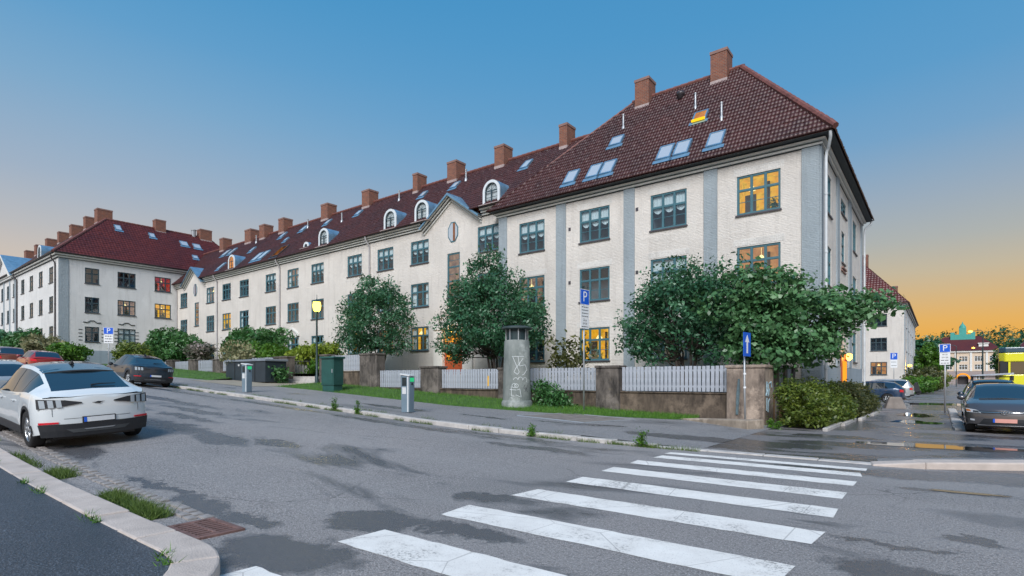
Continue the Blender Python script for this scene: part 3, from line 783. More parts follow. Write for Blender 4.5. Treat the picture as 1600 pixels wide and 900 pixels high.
CH = {}
def chimney(parent, x, y, z0, z1, w=0.85, d=0.9):
    o = part(parent, MB().box(-w/2, w/2, -d/2, d/2, 0, z1-z0), 'chimney', M['chimney'], 0, (x, y, z0))
    MB().box(-w/2-.03, w/2+.03, -d/2-.03, d/2+.03, z1-z0-.10, z1-z0+.05).build('chimney_cap', M['concrete_cap'], o)
    MB().box(-w/2-.012, w/2+.012, -d/2-.012, d/2+.012, 0.2, (z1-z0)*0.32).build('flashing', M['lead'], o)
    return o

def skylight(parent, P0, ud, vd, u, v, w=0.74, hgt=1.0, lit=None, frame=None):
    ud = Vector(ud).normalized(); vd = Vector(vd).normalized(); nn = ud.cross(vd)
    if nn.z < 0: nn = -nn
    m = Matrix((ud, vd, nn)).transposed().to_4x4()
    f = MB(); t = 0.07
    f.box(0, w, 0, t, 0, .14); f.box(0, w, hgt-t, hgt, 0, .14); f.box(0, t, t, hgt-t, 0, .14); f.box(w-t, w, t, hgt-t, 0, .14)
    f.box(-.12, w+.12, -.25, -.002, .04, .075)
    o = f.build('skylight', frame or M['zinc'], parent)
    m.translation = Vector(P0)+ud*u+vd*v-parent.location
    o.matrix_local = m
    MB().box(t, w-t, t, hgt-t, .10, .115).build('pane', lit or M['skyglass'], o)
    return o

def vent_pipe(parent, p, h=0.8, r=0.06):
    mb = MB(); mb.lathe([(r*2.2, -.15), (r*1.6, .12), (r, .16), (r, h), (r*1.35, h), (r*1.35, h+.06), (0.01, h+.09)], 10)
    part(parent, mb, 'vent_pipe', M['galv'], 0, p, smooth=True, auto=40)

def cornice(parent, O, rot, L, z, steps, depth0=0.0, ends=(0, 0), gut=True, gm=None):
    """stacked bands: steps (out, height, material)"""
    zc = z
    for i, (out, hh, mat) in enumerate(steps):
        e0 = ends[0]*out; e1 = ends[1]*out
        part(parent, MB().box(-e0, L+e1, -out, 0.02, zc, zc+hh), 'cornice_band', mat, rot, O); zc += hh
    if gut:
        out = steps[-1][0]+0.06; mb = MB(); n = 8
        rows = []
        for k in range(n+1):
            a = PI+PI*k/n; rows.append([(-ends[0]*out, -out+0.085*math.cos(a), zc+0.09+0.10*math.sin(a)), (L+ends[1]*out, -out+0.085*math.cos(a), zc+0.09+0.10*math.sin(a))])
        mb.grid(rows); mb.box(-ends[0]*out, L+ends[1]*out, -out+.07, -out+.09, zc+.02, zc+.13)
        part(parent, mb, 'gutter', gm or M['gutter'], rot, O, smooth=True)
    return zc
W_, G_ = M['white_trim'], M['groove_shade_trim']
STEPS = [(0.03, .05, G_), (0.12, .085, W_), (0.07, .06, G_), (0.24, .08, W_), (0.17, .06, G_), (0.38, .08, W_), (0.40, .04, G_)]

def downpipe(parent, pts, mat, r=0.055):
    mb = MB(); mb.tube(pts, r, 10)
    for q in pts[3:-1]:
        pass
    z0, z1 = pts[-1][2], pts[-2][2]
    zz = z1-1.5
    while zz > z0+1:
        mb.tube([(pts[-1][0], pts[-1][1], zz), (pts[-1][0], pts[-1][1], zz+.08)], r*1.25, 10); zz -= 2.4
    return part(parent, mb, 'downpipe', mat, smooth=True, auto=50)

# ------------------------------------------------------------------ buildings
def arch_pts(r, s, n=14):
    return [(-r, 0)] + [(-r*math.cos(PI*k/n), s+r*math.sin(PI*k/n)) for k in range(n+1)] + [(r, 0)]
DORM = {}
def dormer(parent, x, y, z, w=1.35, s=0.78, depth=1.9, lit=None):
    o_r, i_r = w/2, w/2-0.17
    A = arch_pts(o_r, s); B = arch_pts(i_r, s)
    body = MB(); n = len(A)
    for k in range(n-1):   # barrel shell
        a, b = A[k], A[k+1]
        body.poly((a[0]*1.03, 0.06, a[1]*1.01), (b[0]*1.03, 0.06, b[1]*1.01), (b[0]*1.03, depth, b[1]*1.01), (a[0]*1.03, depth, a[1]*1.01))
    o = part(parent, body, 'dormer', M['zinc'], 0, (x, y, z), smooth=True, auto=35)
    # flared apron on both cheeks
    ap = MB()
    for sx in (-1, 1):
        ap.poly((sx*o_r*1.03, 0.05, -0.02), (sx*(o_r+.10), 0.05, -0.04), (sx*(o_r+.10), depth-.2, depth-.25), (sx*o_r*1.03, depth-.2, depth-.22))
    ap.box(-o_r-.15, o_r+.15, -.25, .1, -.09, -.05)
    ap.build('apron', M['lead'], o)
    f = MB()
    for k in range(n-1):
        a, b, c, d = A[k], A[k+1], B[k+1], B[k]
        f.poly((a[0], 0, a[1]), (d[0], 0, d[1]), (c[0], 0, c[1]), (b[0], 0, b[1]))
        f.poly((d[0], 0, d[1]), (d[0], .1, d[1]), (c[0], .1, c[1]), (c[0], 0, c[1]))
        f.poly((a[0], 0, a[1]), (b[0], 0, b[1]), (b[0], .12, b[1]), (a[0], .12, a[1]))
    f.build('dormer_frame', M['frame_white'], o)
    g = MB(); e = .04
    g.box(-i_r, i_r, .03, .07, 0, e); g.box(-i_r, i_r, .025, .07, s-e/2, s+e); g.box(-.035, .035, .028, .07, e, s-e/2)
    g.box(-i_r, -i_r+e, .03, .07, e, s-e/2); g.box(i_r-e, i_r, .03, .07, e, s-e/2)
    g.box(-i_r+e, -.035, .04, .06, s*.5-.012, s*.5+.012); g.box(.035, i_r-e, .04, .06, s*.5-.012, s*.5+.012)
    for a in (45, 90, 135):
        ca, sa = math.cos(R(a)), math.sin(R(a)); px, pz = -sa*.016, ca*.016
        g.add([(px, .04, s+e+pz), (-px, .04, s+e-pz), (ca*i_r-px, .04, s+sa*i_r-pz), (ca*i_r+px, .04, s+sa*i_r+pz)], [(0, 1, 2, 3)])
    for k in range(1, n-2):
        a, b = B[k], B[k+1]; q = 0.93
        g.add([(a[0], .045, a[1]), (b[0], .045, b[1]), (b[0]*q, .045, s+(b[1]-s)*q), (a[0]*q, .045, s+(a[1]-s)*q)], [(0, 1, 2, 3)])
    g.build('window', M['frame_dark'], o)
    MB().poly(*[(p[0], .062, p[1]) for p in B]).build('pane', lit or M['glass'], o)
    MB().poly(*[(p[0], .16, p[1]) for p in B]).build('room_interior', M['room_grey'], o)
    return o

# --- near end block ---------------------------------------------------------
EB = thing('apartment_building', 'near end block of the white brick apartments, grey pilasters and tall tiled hip roof', 'building', (-12.5, 33, 0))
XL, XR, YF, YB = -21.16, -3.96, 26.0, 41.4
Z = [(8.98, 10.74), (5.78, 7.54), (2.58, 4.34)]
wx = [(-19.64, -17.83), (-15.52, -13.70), (-11.42, -9.59), (-7.28, -5.46)]
st = {(3, 0): 'yellow', (3, 1): 'orange', (1, 2): 'yellow', (0, 1): 'peach'}
cu = {(0, 0): 'valance', (1, 0): 'valance', (2, 0): 'valance', (1, 1): None, (2, 1): 'blind', (0, 1): None, (2, 2): 'drape'}
wins = [dict(u0=a-XL, u1=b-XL, z0=z0, z1=z1, kind='3', state=st.get((i, j), 'dim'), curtain=cu.get((i, j))) for i, (a, b) in enumerate(wx) for j, (z0, z1) in enumerate(Z)]
facade(EB, (XL, YF, 0), 0, XR-XL, 1.55, 11.34, wins, M['wall'])
for i, (a, b) in enumerate(wx):
    for (z0, z1) in Z:
        part(EB, MB().box(a-.15, b+.15, YF-.004, YF+.02, z1+.05, z1+.35), 'lintel', M['lintel'])
part(EB, MB().box(XL, XR+.03, YF-.04, YF+.3, -.3, 1.55), 'plinth', M['plinth'])
for a, b in ((-4.63, -3.955), (-8.76, -8.14), (-12.87, -12.27), (-17.02, -16.38), (-21.16, -20.54)):
    part(EB, MB().box(a, b, YF-.06, YF+.02, 1.56, 11.32), 'pilaster', M['pilaster'])
for x_, z_ in ((-12.15, 10.2), (-12.15, 7.0), (-16.15, 9.85), (-16.15, 6.9), (-16.2, 3.4)):
    part(EB, MB().box(x_-.07, x_+.07, YF-.02, YF+.01, z_-.09, z_+.09), 'air_vent', M['sill'])
# side wall
sw = [dict(u0=1.36, u1=3.1, z0=z0, z1=z1, kind='3') for z0, z1 in Z]
sw += [dict(u0=6.2, u1=8.1, z0=10.05, z1=10.78, kind='2'), dict(u0=6.4, u1=7.6, z0=7.55, z1=9.15, kind='1'), dict(u0=6.4, u1=7.6, z0=4.4, z1=6.0, kind='1')]
sw += [dict(u0=11.0, u1=12.7, z0=z0, z1=z1, kind='3') for z0, z1 in Z]
for w in sw: w['state'] = 'dim'
facade(EB, (XR, YF, 0), R(90), YB-YF, 2.2, 11.34, sw, M['wall'])
part(EB, MB().box(0, YB-YF, -.05, .3, -.3, 2.2), 'plinth', M['plinth'], R(90), (XR, YF+.02, 0))
for a, b in ((0.003, .55), (4.5, 5.3), (8.9, 9.95), (14.7, 15.35)):
    part(EB, MB().box(a, b, -.07, .02, 2.21, 11.32), 'pilaster', M['pilaster'], R(90), (XR, YF, 0))
part(EB, MB().box(0, .5, -.003, .3, 2.3, 2.35), 'string_course', W_, R(90), (XR, YF, 0))
for dz in (0, .14):
    part(EB, MB().box(6.3-dz, 7.7+dz, -.10+dz*.3, 0, 7.22-dz, 7.30-dz), 'bracket', M['concrete_cap'], R(90), (XR, YF, 0))
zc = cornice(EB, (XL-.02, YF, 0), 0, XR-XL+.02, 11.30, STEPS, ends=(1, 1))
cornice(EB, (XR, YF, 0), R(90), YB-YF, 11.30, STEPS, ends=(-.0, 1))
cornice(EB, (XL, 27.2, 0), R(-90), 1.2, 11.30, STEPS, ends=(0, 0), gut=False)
# back and left walls keep the block closed
part(EB, MB().box(XL, XR-9.2, 34.4, 34.6, 0, 11.3).box(-12.9, -12.7, 34.4, YB, 0, 11.3).box(-12.9, XR-.14, YB-.2, YB, 0, 11.3), 'rear_wall', M['wall_far'])
EZ = 11.68; RX, RY, RZ = -8.22, 30.26, 17.93; LXR = -14.4
k_ = (RZ-EZ)/(RY-25.4); vd = (0, 1, k_); VL = math.hypot(RY-25.4, RZ-EZ)
tile_roof(EB, (0, 25.4, EZ), (1, 0, 0), vd, (-21.7, -3.36), (LXR, RX), VL, M['tile'], seed=3)
vs = (-1, 0, (RZ-EZ)/(-3.36-RX)); VS = math.hypot(-3.36-RX, RZ-EZ)
tile_roof(EB, (-3.36, 0, EZ), (0, 1, 0), vs, (25.4, 42.0), (RY, 37.2), VS, M['tile'], seed=4)
vl = (1, 0, (RZ-EZ)/(LXR+21.7)); tile_roof(EB, (-21.7, 0, EZ), (0, 1, 0), vl, (25.4, 35.1), (RY, RY+.05), math.hypot(LXR+21.7, RZ-EZ), M['tile'], seed=5)
mb = MB(); mb.poly((LXR, RY, RZ), (RX, RY, RZ), (RX-5, 35.1, EZ), (-21.7, 35.1, EZ)); mb.poly((RX, RY, RZ), (RX, 37.2, RZ), (-13, 42, EZ), (-13.2, 35.1, EZ)); mb.poly((RX, 37.2, RZ), (-3.36, 42, EZ), (-13, 42, EZ))
mb.poly((-21.6, 25.45, EZ-.03), (-3.4, 25.45, EZ-.03), (RX, RY, RZ-.06), (LXR, RY, RZ-.06)); mb.poly((-3.4, 25.45, EZ-.03), (-3.4, 42, EZ-.03), (RX, 37.2, RZ-.06), (RX, RY, RZ-.06))
part(EB, mb, 'roof_deck', M['ridge'])
part(EB, MB().box(-21.6, -3.42, 25.46, 26.3, EZ-.05, EZ-.035).box(-4.3, -3.42, 26.3, 41.9, EZ-.05, EZ-.035), 'soffit', M['groove_shade_trim'])
ridge_caps(EB, (RX, RY, RZ+.03), (-3.32, 25.36, EZ+.08), .14); ridge_caps(EB, (LXR, RY, RZ+.05), (RX+.1, RY, RZ+.05), .12); ridge_caps(EB, (LXR, RY, RZ+.0), (-18.6, 27.5, 14.36), .09)
chimney(EB, -9.25, 30.2, 16.7, 18.95, .86, .95); chimney(EB, -13.6, 30.2, 16.7, 18.9, .86, .95)
def vpos(y): return (y-25.4)*VL/(RY-25.4)
SK = [(-16.5, 25.86), (-15.05, 25.86), (-14.22, 25.86), (-11.08, 25.86), (-10.22, 25.86), (-8.63, 25.86), (-14.53, 27.52)]
for i, (u, y_) in enumerate(SK):
    skylight(EB, (0, 25.4, EZ+.02), (1, 0, 0), vd, u, vpos(y_), .74, 1.12 if y_ < 27 else .82, lit=LIT['peach'] if i == 3 and False else None)
o = skylight(EB, (0, 25.4, EZ+.02), (1, 0, 0), vd, -9.88, vpos(27.55), .7, .8, lit=LIT['orange'])
ym = emat('skylight_lamp_yellow', (1.0, .58, .02), 1.4); MB().box(.02, .68, -.12, .02, .13, .2).build('lit_sash', ym, o)
for p in ((-10.05, 28.5, 15.65), (-8.37, 27.35, 14.2), (-14.2, 28.6, 15.8)): vent_pipe(EB, p, .75, .05)
part(EB, MB().lathe([(.16, -.1), (.18, .12), (.24, .16), (.22, .30), (.05, .34)], 12), 'vent_cowl', M['gutter'], 0, (-11.2, 29.45, 16.95), smooth=True)
downpipe(EB, [(-3.50, 25.47, 11.62), (-3.50, 25.50, 11.40), (-3.62, 25.86, 11.10), (-3.70, 25.94, 10.95), (-3.72, 25.92, 10.7), (-3.72, 25.92, 0.1)], M['pipe_white'], .06)
downpipe(EB, [(-3.45, 41.75, 11.6), (-3.5, 41.7, 11.4), (-3.72, 41.25, 11.1), (-3.78, 41.2, 10.8), (-3.78, 41.2, .1)], M['pipe_white'], .06)
# signs of life in the top right window: round sticker
# lit side door with lamp
part(EB, MB().box(5.75, 7.75, -.03, .02, .3, 2.9), 'door_surround', M['door'], R(90), (XR+.06, YF, 0))
part(EB, MB().box(6.05, 7.45, -.05, -.031, .3, 2.5), 'lit_door', M['doorglow'], R(90), (XR+.06, YF, 0))
def wall_lamp(parent, p, power, col, glow, r=.11):
    o = part(parent, MB().lathe([(.02, -.22), (r, -.12), (r*1.1, .08), (r*.3, .16)], 10), 'wall_lamp', glow, 0, p, smooth=True)
    ld = bpy.data.lights.new('lamp_light', 'POINT'); ld.energy = power; ld.color = col; ld.shadow_soft_size = .12
    lo = bpy.data.objects.new('lamp_light', ld); COL.objects.link(lo); lo.parent = o; lo.location = (0.25, -0.05, -.1) if parent is EB else (0, -.3, -.1)
    return o
wall_lamp(EB, (XR+.28, 32.9, 2.75), 18, (1, .5, .1), M['warmglow'], .13)

# --- long middle wing -------------------------------------------------------
MW = thing('apartment_building', 'long middle wing of the white apartments with arched dormers and a small entrance gable', 'building', (-45, 30, 1))
YM, MX0, MX1 = 26.5, -69.4, -21.16
ZM = [(9.65, 11.27), (6.63, 8.27), (3.57, 5.23)]
mwx = [-23.0-1.7, -29.65, -33.35, -37.05, -42.1, -45.85, -49.6, -54.57, -58.2, -61.82, -68.4]
mwx = [-29.65, -33.35, -37.05, -42.1, -45.85, -49.6, -54.57, -58.2, -61.82, -68.4]
ms = {(-29.65, 2): 'yellow', (-37.05, 2): 'yellow', (-58.2, 1): 'yellow', (-61.82, 0): 'peach', (-45.85, 0): 'peach', (-33.35, 2): 'orange'}
mwin = []
for a in mwx:
    for j, (z0, z1) in enumerate(ZM):
        s_ = ms.get((a, j), 'dim')
        mwin.append(dict(u0=a-MX0, u1=a+1.82-MX0, z0=z0, z1=z1, kind='3', state=s_, curtain=('valance' if j == 0 and s_ == 'dim' and a > -50 else ('drape' if random.random() < .35 else None))))
for j, (z0, z1) in enumerate(ZM[:2]): mwin.append(dict(u0=-23.35-MX0, u1=-21.55-MX0, z0=z0, z1=z1, kind='3', curtain='valance' if j == 0 else None))
mwin.append(dict(u0=-26.05-MX0, u1=-24.9-MX0, z0=7.0, z1=9.95, kind='slim', state='peach'))
mwin.append(dict(u0=-64.71-MX0, u1=-63.65-MX0, z0=7.4, z1=9.95, kind='slim', state='peach'))
mwin.append(dict(u0=-26.35-MX0, u1=-24.55-MX0, z0=1.9, z1=4.6, nowin=True))
facade(MW, (MX0, YM, 0), 0, MX1-MX0+.5, 1.8, 11.9, mwin, M['wall'])
for gx in (-25.6, -64.6):
    part(MW, MB().prism_y([(gx-2.55, 11.85), (gx+2.55, 11.85), (gx, 13.62)], YM-.004, YM+.3), 'gable_wall', M['wall'])
    o8 = []
    for k in range(8):
        a = R(22.5+45*k); o8.append((gx+.1+.5*math.cos(a), 11.33+.72*math.sin(a)))
    part(MW, MB().prism_y(o8, YM-.03, YM-.005), 'window', M['frame'])
    i8 = [((p[0]-gx-.1)*.86+gx+.1, (p[1]-11.33)*.88+11.33) for p in o8]
    part(MW, MB().prism_y(i8, YM-.036, YM-.031), 'pane', M['skyglass'])
    part(MW, MB().box(gx+.12, gx+.30, YM-.05, YM-.037, 10.75, 11.92), 'shutter', M['shutter'] if gx > -30 else M['sill'])
    # raking cornice and zinc gable roof
    for sx in (-1, 1):
        def rake(x_, dz): return (gx+sx*x_, 13.72-(x_)*0.70+dz)
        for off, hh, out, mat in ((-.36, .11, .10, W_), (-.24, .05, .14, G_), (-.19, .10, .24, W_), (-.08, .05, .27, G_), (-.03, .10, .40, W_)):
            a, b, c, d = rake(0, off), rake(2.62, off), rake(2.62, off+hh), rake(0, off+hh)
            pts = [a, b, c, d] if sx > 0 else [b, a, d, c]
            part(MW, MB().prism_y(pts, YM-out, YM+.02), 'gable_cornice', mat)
        part(MW, MB().poly((gx, YM-.5, 13.86), (gx+sx*2.75, YM-.5, 11.96), (gx+sx*2.75, YM+.2, 11.98), (gx+sx*2.2, YM+.9, 12.4), (gx, 27.6, 13.88)).build if False else MB().poly((gx, YM-.5, 13.84), (gx+sx*2.7, YM-.5, 11.94), (gx+sx*2.7, YM-.1, 11.96), (gx, 27.55, 13.86)), 'gable_roof', M['zinc'])
        part(MW, MB().add([(gx, YM-.5, 13.84), (gx+sx*2.7, YM-.5, 11.94), (gx+sx*2.7, YM-.5, 11.80), (gx, YM-.5, 13.68)], [(0, 1, 2, 3)]), 'gable_fascia', M['zinc'])
for a, b in ((-69.4, -67.25), (-61.95, -28.3), (-22.9, -21.7)):
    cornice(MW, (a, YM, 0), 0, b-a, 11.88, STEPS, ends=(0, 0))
vdm = (0, 1, 1.0); MEZ = 12.33; MRY, MRZ = 30.5, 16.92; VM = math.hypot(MRY-25.9, MRZ-MEZ); vdm = (0, MRY-25.9, MRZ-MEZ)
tile_roof(MW, (0, 25.95, MEZ), (1, 0, 0), vdm, (-72.5, -21.3), (-75.5, -14.6), VM, M['tile'], tw=.2, rh=.32, seed=8, cut=lambda x_, y_: ((y_ < 27.42-.703*np.abs(x_+25.6)) & (np.abs(x_+25.6) < 2.7)) | ((y_ < 27.42-.703*np.abs(x_+64.6)) & (np.abs(x_+64.6) < 2.7)))
part(MW, MB().poly((-76, MRY, MRZ), (-14.6, MRY, MRZ), (-14.6, 35.1, 12.3), (-76, 35.1, 12.3)), 'roof_deck', M['ridge'])
part(MW, MB().box(-69.3, -21.2, 34.6, 34.8, 1, 12.3), 'rear_wall', M['wall_far'])
ridge_caps(MW, (-75, MRY, MRZ+.04), (-17.5, MRY, MRZ+.04), .12)
for cx, w in ((-18.95, .6), (-24.2, .85), (-28.75, .95), (-32.75, .55), (-39.0, 1.0), (-45.1, 1.05), (-52.6, 1.0), (-56.4, 1.05), (-59.4, 1.3), (-65.5, .95)):
    chimney(MW, cx*1.008, 30.45, 15.9, 17.92, w, 1.0)
for dx in (-21.9, -28.15, -31.45, -39.75, -55.45): dormer(MW, dx, 26.1, 12.44, lit=LIT['orange'] if dx < -50 else None)
dormer(MW, -42.85, 26.45, 12.80, .8, .12, 1.2)
def vm(y): return (y-25.9)*VM/(MRY-25.9)
for u, y_, w, hh in ((-21.75, 28.82, .6, 1.05), (-28.2, 28.92, .6, .85), (-39.75, 29.1, .6, .75), (-44.25, 29.07, .6, .8), (-31.6, 28.98, .55, .8), (-48.4, 29.15, .65, .95),
                     (-51.95, 29.06, .62, .95), (-49.55, 28.2, .45, .6), (-52.05, 26.3, .9, 1.35), (-50.9, 26.3, .85, 1.4), (-55.9, 28.07, .55, .8), (-63.7, 28.8, .95, 1.15), (-62.0, 28.76, .75, 1.15), (-59.4, 26.42, .6, 1.15)):
    skylight(MW, (0, 25.95, MEZ+.02), (1, 0, 0), vdm, u, vm(y_), w, hh)
skylight(MW, (0, 25.95, MEZ+.02), (1, 0, 0), vdm, -48.1, vm(26.1), 1.3, 1.7, lit=LIT['dimorange'], frame=M['gutter'])
for x_ in (-27.2, -34.5, -41.2, -47.6, -57.3): vent_pipe(MW, (x_, 29.6 if x_ != -41.2 else 28.9, 16.05 if x_ != -41.2 else 15.3), .7, .06)
for x_ in (-34.2, -47.0, -59.2, -69.2): downpipe(MW, [(x_, 26.03, 12.3), (x_, 26.05, 12.1), (x_, 26.38, 11.7), (x_, 26.42, 11.5), (x_, 26.42, 2.2)], M['pipe_grey'], .06)
for a in (-45.0, -56.9):   # small pediments over ground floor windows
    c = a
    for sx in (-1, 1):
        part(MW, MB().add([(c, YM-.12, 6.12), (c+sx*.9, YM-.12, 5.62), (c+sx*.9, YM-.12, 5.46), (c, YM-.12, 5.96), (c, YM, 6.12), (c+sx*.9, YM, 5.62), (c+sx*.9, YM, 5.46), (c, YM, 5.96)], [(0, 1, 2, 3), (0, 4, 5, 1), (3, 2, 6, 7), (1, 5, 6, 2)]), 'pediment', W_)
        part(MW, MB().box(c+sx*.9-.22, c+sx*.9+.22, YM-.15, YM, 5.34, 5.48), 'bracket', W_)
# entrance under the gable
part(MW, MB().box(-27.2, -26.36, YM-.16, YM+.01, 1.8, 4.9).box(-24.54, -23.7, YM-.16, YM+.01, 1.8, 4.9).box(-27.2, -23.7, YM-.22, YM+.01, 4.9, 5.2), 'door_surround', W_)
part(MW, MB().box(-26.34, -24.56, YM+.05, YM+.12, 1.9, 4.0), 'entrance_door', M['door'])
part(MW, MB().box(-26.3, -24.6, YM+.02, YM+.05, 4.02, 4.6).box(-26.1, -25.7, YM+.02, YM+.049, 2.9, 3.8), 'door_light', M['doorglow'])
wall_lamp(MW, (-25.45, YM-.3, 4.75), 40, (1, .42, .08), M['warmglow'], .12)
part(MW, MB().box(-69.4, -21.2, YM-.05, YM+.01, 1.0, 1.8), 'plinth', M['wall_far'])

# --- far left block ---------------------------------------------------------
LB = thing('apartment_building', 'far left white block with a bright red tiled roof and a row of chimneys', 'building', (-80, 24, 3))
LX, LY = -69.4, 15.7
ZL = [(11.45, 13.05), (8.45, 10.04), (5.44, 6.99)]
lw = []
for (a, b, kd) in ((17.87, 19.10, '2'), (20.72, 22.40, '3'), (24.24, 25.90, '3')):
    for j, (z0, z1) in enumerate(ZL):
        s_ = {(24.24, 0): 'red', (24.24, 1): 'yellow', (20.72, 1): 'peach'}.get((a, j), 'dim')
        lw.append(dict(u0=a-LY, u1=b-LY, z0=z0, z1=z1, kind=kd, state=s_, curtain='blind' if j == 2 and random.random() < .5 else None, frame=M['frame_dark']))
facade(LB, (LX, LY, 0), R(90), 34-LY, 4.55, 13.75, lw, M['wall_far'])
part(LB, MB().box(0, 34-LY, -.05, .3, 2.4, 4.55), 'plinth', M['plinth'], R(90), (LX, LY+.02, 0))
part(LB, MB().box(0.003, .82, -.05, .02, 4.56, 13.7), 'pilaster', M['pilaster'], R(90), (LX, LY, 0))
for c in (2.77, 5.85):
    for k in range(4):
        for sx in (-1, 1): part(LB, MB().box(c+sx*(.98+.0)-.16, c+sx*.98+.16, -.03, .0, 5.55+k*.36, 5.62+k*.36), 'quoin_band', G_, R(90), (LX, LY, 0))
    part(LB, MB().tube([(c-.75, -.03, 7.45), (c-.4, -.03, 7.42), (c-.15, -.03, 7.62), (c+.15, -.03, 7.62), (c+.4, -.03, 7.42), (c+.75, -.03, 7.45)], .05, 6), 'ornament', G_, R(90), (LX, LY, 0))
lf = []; X0 = -112
for a in (-72.75, -76.75, -80.65, -84.55, -88.6, -91.8, -95.0, -100, -104, -108):
    for j, (z0, z1) in enumerate(ZL):
        w = 1.55 if a > -86 else 1.2
        s_ = {(-72.75, 0): 'peach', (-76.75, 0): 'peach', (-80.65, 0): 'peach', (-80.65, 1): 'peach'}.get((a, j), 'dim')
        lf.append(dict(u0=a-X0, u1=a+w-X0, z0=z0, z1=z1, kind='2', state=s_, frame=M['frame_dark']))
facade(LB, (X0, LY, 0), 0, LX-X0, 4.4, 13.75, lf, M['wall_far'])
for a in (-87.2, -90.0, -93.2, -96.3): part(LB, MB().box(a-.35, a+.2, LY-.06, LY+.02, 4.5, 13.7), 'pilaster', M['pilaster'])
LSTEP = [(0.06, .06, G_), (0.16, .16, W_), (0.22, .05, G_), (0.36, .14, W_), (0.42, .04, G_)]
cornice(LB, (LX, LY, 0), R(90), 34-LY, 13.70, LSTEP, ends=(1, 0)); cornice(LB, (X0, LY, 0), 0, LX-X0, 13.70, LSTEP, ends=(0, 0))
LEZ = 14.16; LRX, LRY, LRZ = -75.0, 21.25, 19.75
vl1 = (-1, 0, (LRZ-LEZ)/(-68.9-LRX)); vl2 = (0, 1, (LRZ-LEZ)/(LRY-15.2))
tile_roof(LB, (-68.9, 0, LEZ), (0, 1, 0), vl1, (15.2, 36.5), (LRY, 32.6), math.hypot(68.9+LRX, LRZ-LEZ), M['tile_red'], tw=.3, rh=.42, seed=21)
tile_roof(LB, (0, 15.2, LEZ), (1, 0, 0), vl2, (X0, -68.9), (X0, LRX), math.hypot(LRY-15.2, LRZ-LEZ), M['tile'], tw=.4, rh=.42, seed=22)
part(LB, MB().poly((X0, LRY, LRZ), (LRX, LRY, LRZ), (-81, 27.3, LEZ), (X0, 27.3, LEZ)).poly((LRX, LRY, LRZ), (LRX, 32.6, LRZ), (-81, 37, LEZ), (-81, 27.3, LEZ)).poly((LRX, 32.6, LRZ), (-68.9, 36.6, LEZ), (-81, 37, LEZ)).poly((-69, 15.25, LEZ-.03), (-69, 36.5, LEZ-.03), (LRX, 32.6, LRZ-.06), (LRX, LRY, LRZ-.06)).poly((X0, 15.25, LEZ-.03), (-69, 15.25, LEZ-.03), (LRX, LRY, LRZ-.06), (X0, LRY, LRZ-.06)), 'roof_deck', M['ridge'])
part(LB, MB().box(X0, -69.6, 27.0, 27.2, 3, 14).box(-81, -69.6, 36.2, 36.4, 3, 14), 'rear_wall', M['wall_far'])
ridge_caps(LB, (LRX, LRY, LRZ+.04), (-68.85, 15.15, LEZ+.06), .14, .5); ridge_caps(LB, (LRX, LRY, LRZ+.04), (LRX, 32.6, LRZ+.04), .12, .5)
for (a, b) in ((-76.6, 1.5),): chimney(LB, -75.6, 21.2, 18.6, 20.85, 1.1, 1.45)
for cx, w in ((-80.6, 1.0), (-86.2, 1.1), (-91.6, .9), (-97.4, 1.2), (-103.2, 1.2), (-109, 1.4)): chimney(LB, cx, 21.3, 18.8, 20.9, w*.9, 1.2)
chimney(LB, -75, 26.7, 18.8, 20.8, 1.0, 1.1); chimney(LB, -75, 31.9, 18.8, 20.7, 1.1, 1.4)
part(LB, MB().lathe([(.25, 0), (.25, .9), (.3, .92), (.3, 1.05)], 10), 'flue', M['galv'], 0, (-75, 30.6, 19.5))
dv1 = (68.9+LRX)
def lroof(y_, px_off): return 0
VL1 = math.hypot(68.9+LRX, LRZ-LEZ)
for (u, v, w, hh) in ((21.75, 6.2, .62, 1.0), (25.1, 5.9, .6, .9), (28.3, 5.3, .85, .95), (29.75, 5.2, .85, .95), (28.9, 2.7, .6, .7)):
    skylight(LB, (-68.9, 0, LEZ+.03), (0, 1, 0), vl1, u, v, w, hh)
dormer(LB, -76.9, 15.75, 14.6, 1.3, .8, 2.2)
gx = -92.0
part(LB, MB().prism_y([(gx-4.7, 13.75), (gx+4.7, 13.75), (gx, 16.75)], LY-.25, LY+.2), 'gable_wall', M['wall_far'])
part(LB, MB().poly((gx, LY-.6, 17.0), (gx+5.1, LY-.6, 13.85), (gx+5.1, LY+.6, 14.2), (gx, 18.4, 17.0)), 'gable_roof', M['zinc']); part(LB, MB().poly((gx, LY-.6, 17.0), (gx, 18.4, 17.0), (gx-5.1, LY+.6, 14.2), (gx-5.1, LY-.6, 13.85)), 'gable_roof', M['zinc'])
part(LB, MB().prism_y([(gx-5.1, 13.75), (gx-4.4, 13.75), (gx, 16.72), (gx+4.4, 13.75), (gx+5.1, 13.75), (gx, 16.98)], LY-.62, LY-.26), 'gable_cornice', W_)
for x_ in (-70.2, -86.2): downpipe(LB, [(x_, 15.3, 14.0), (x_, 15.32, 13.7), (x_, 15.6, 13.3), (x_, 15.62, 13.0), (x_, 15.62, 3.5)], M['gutter'], .07)

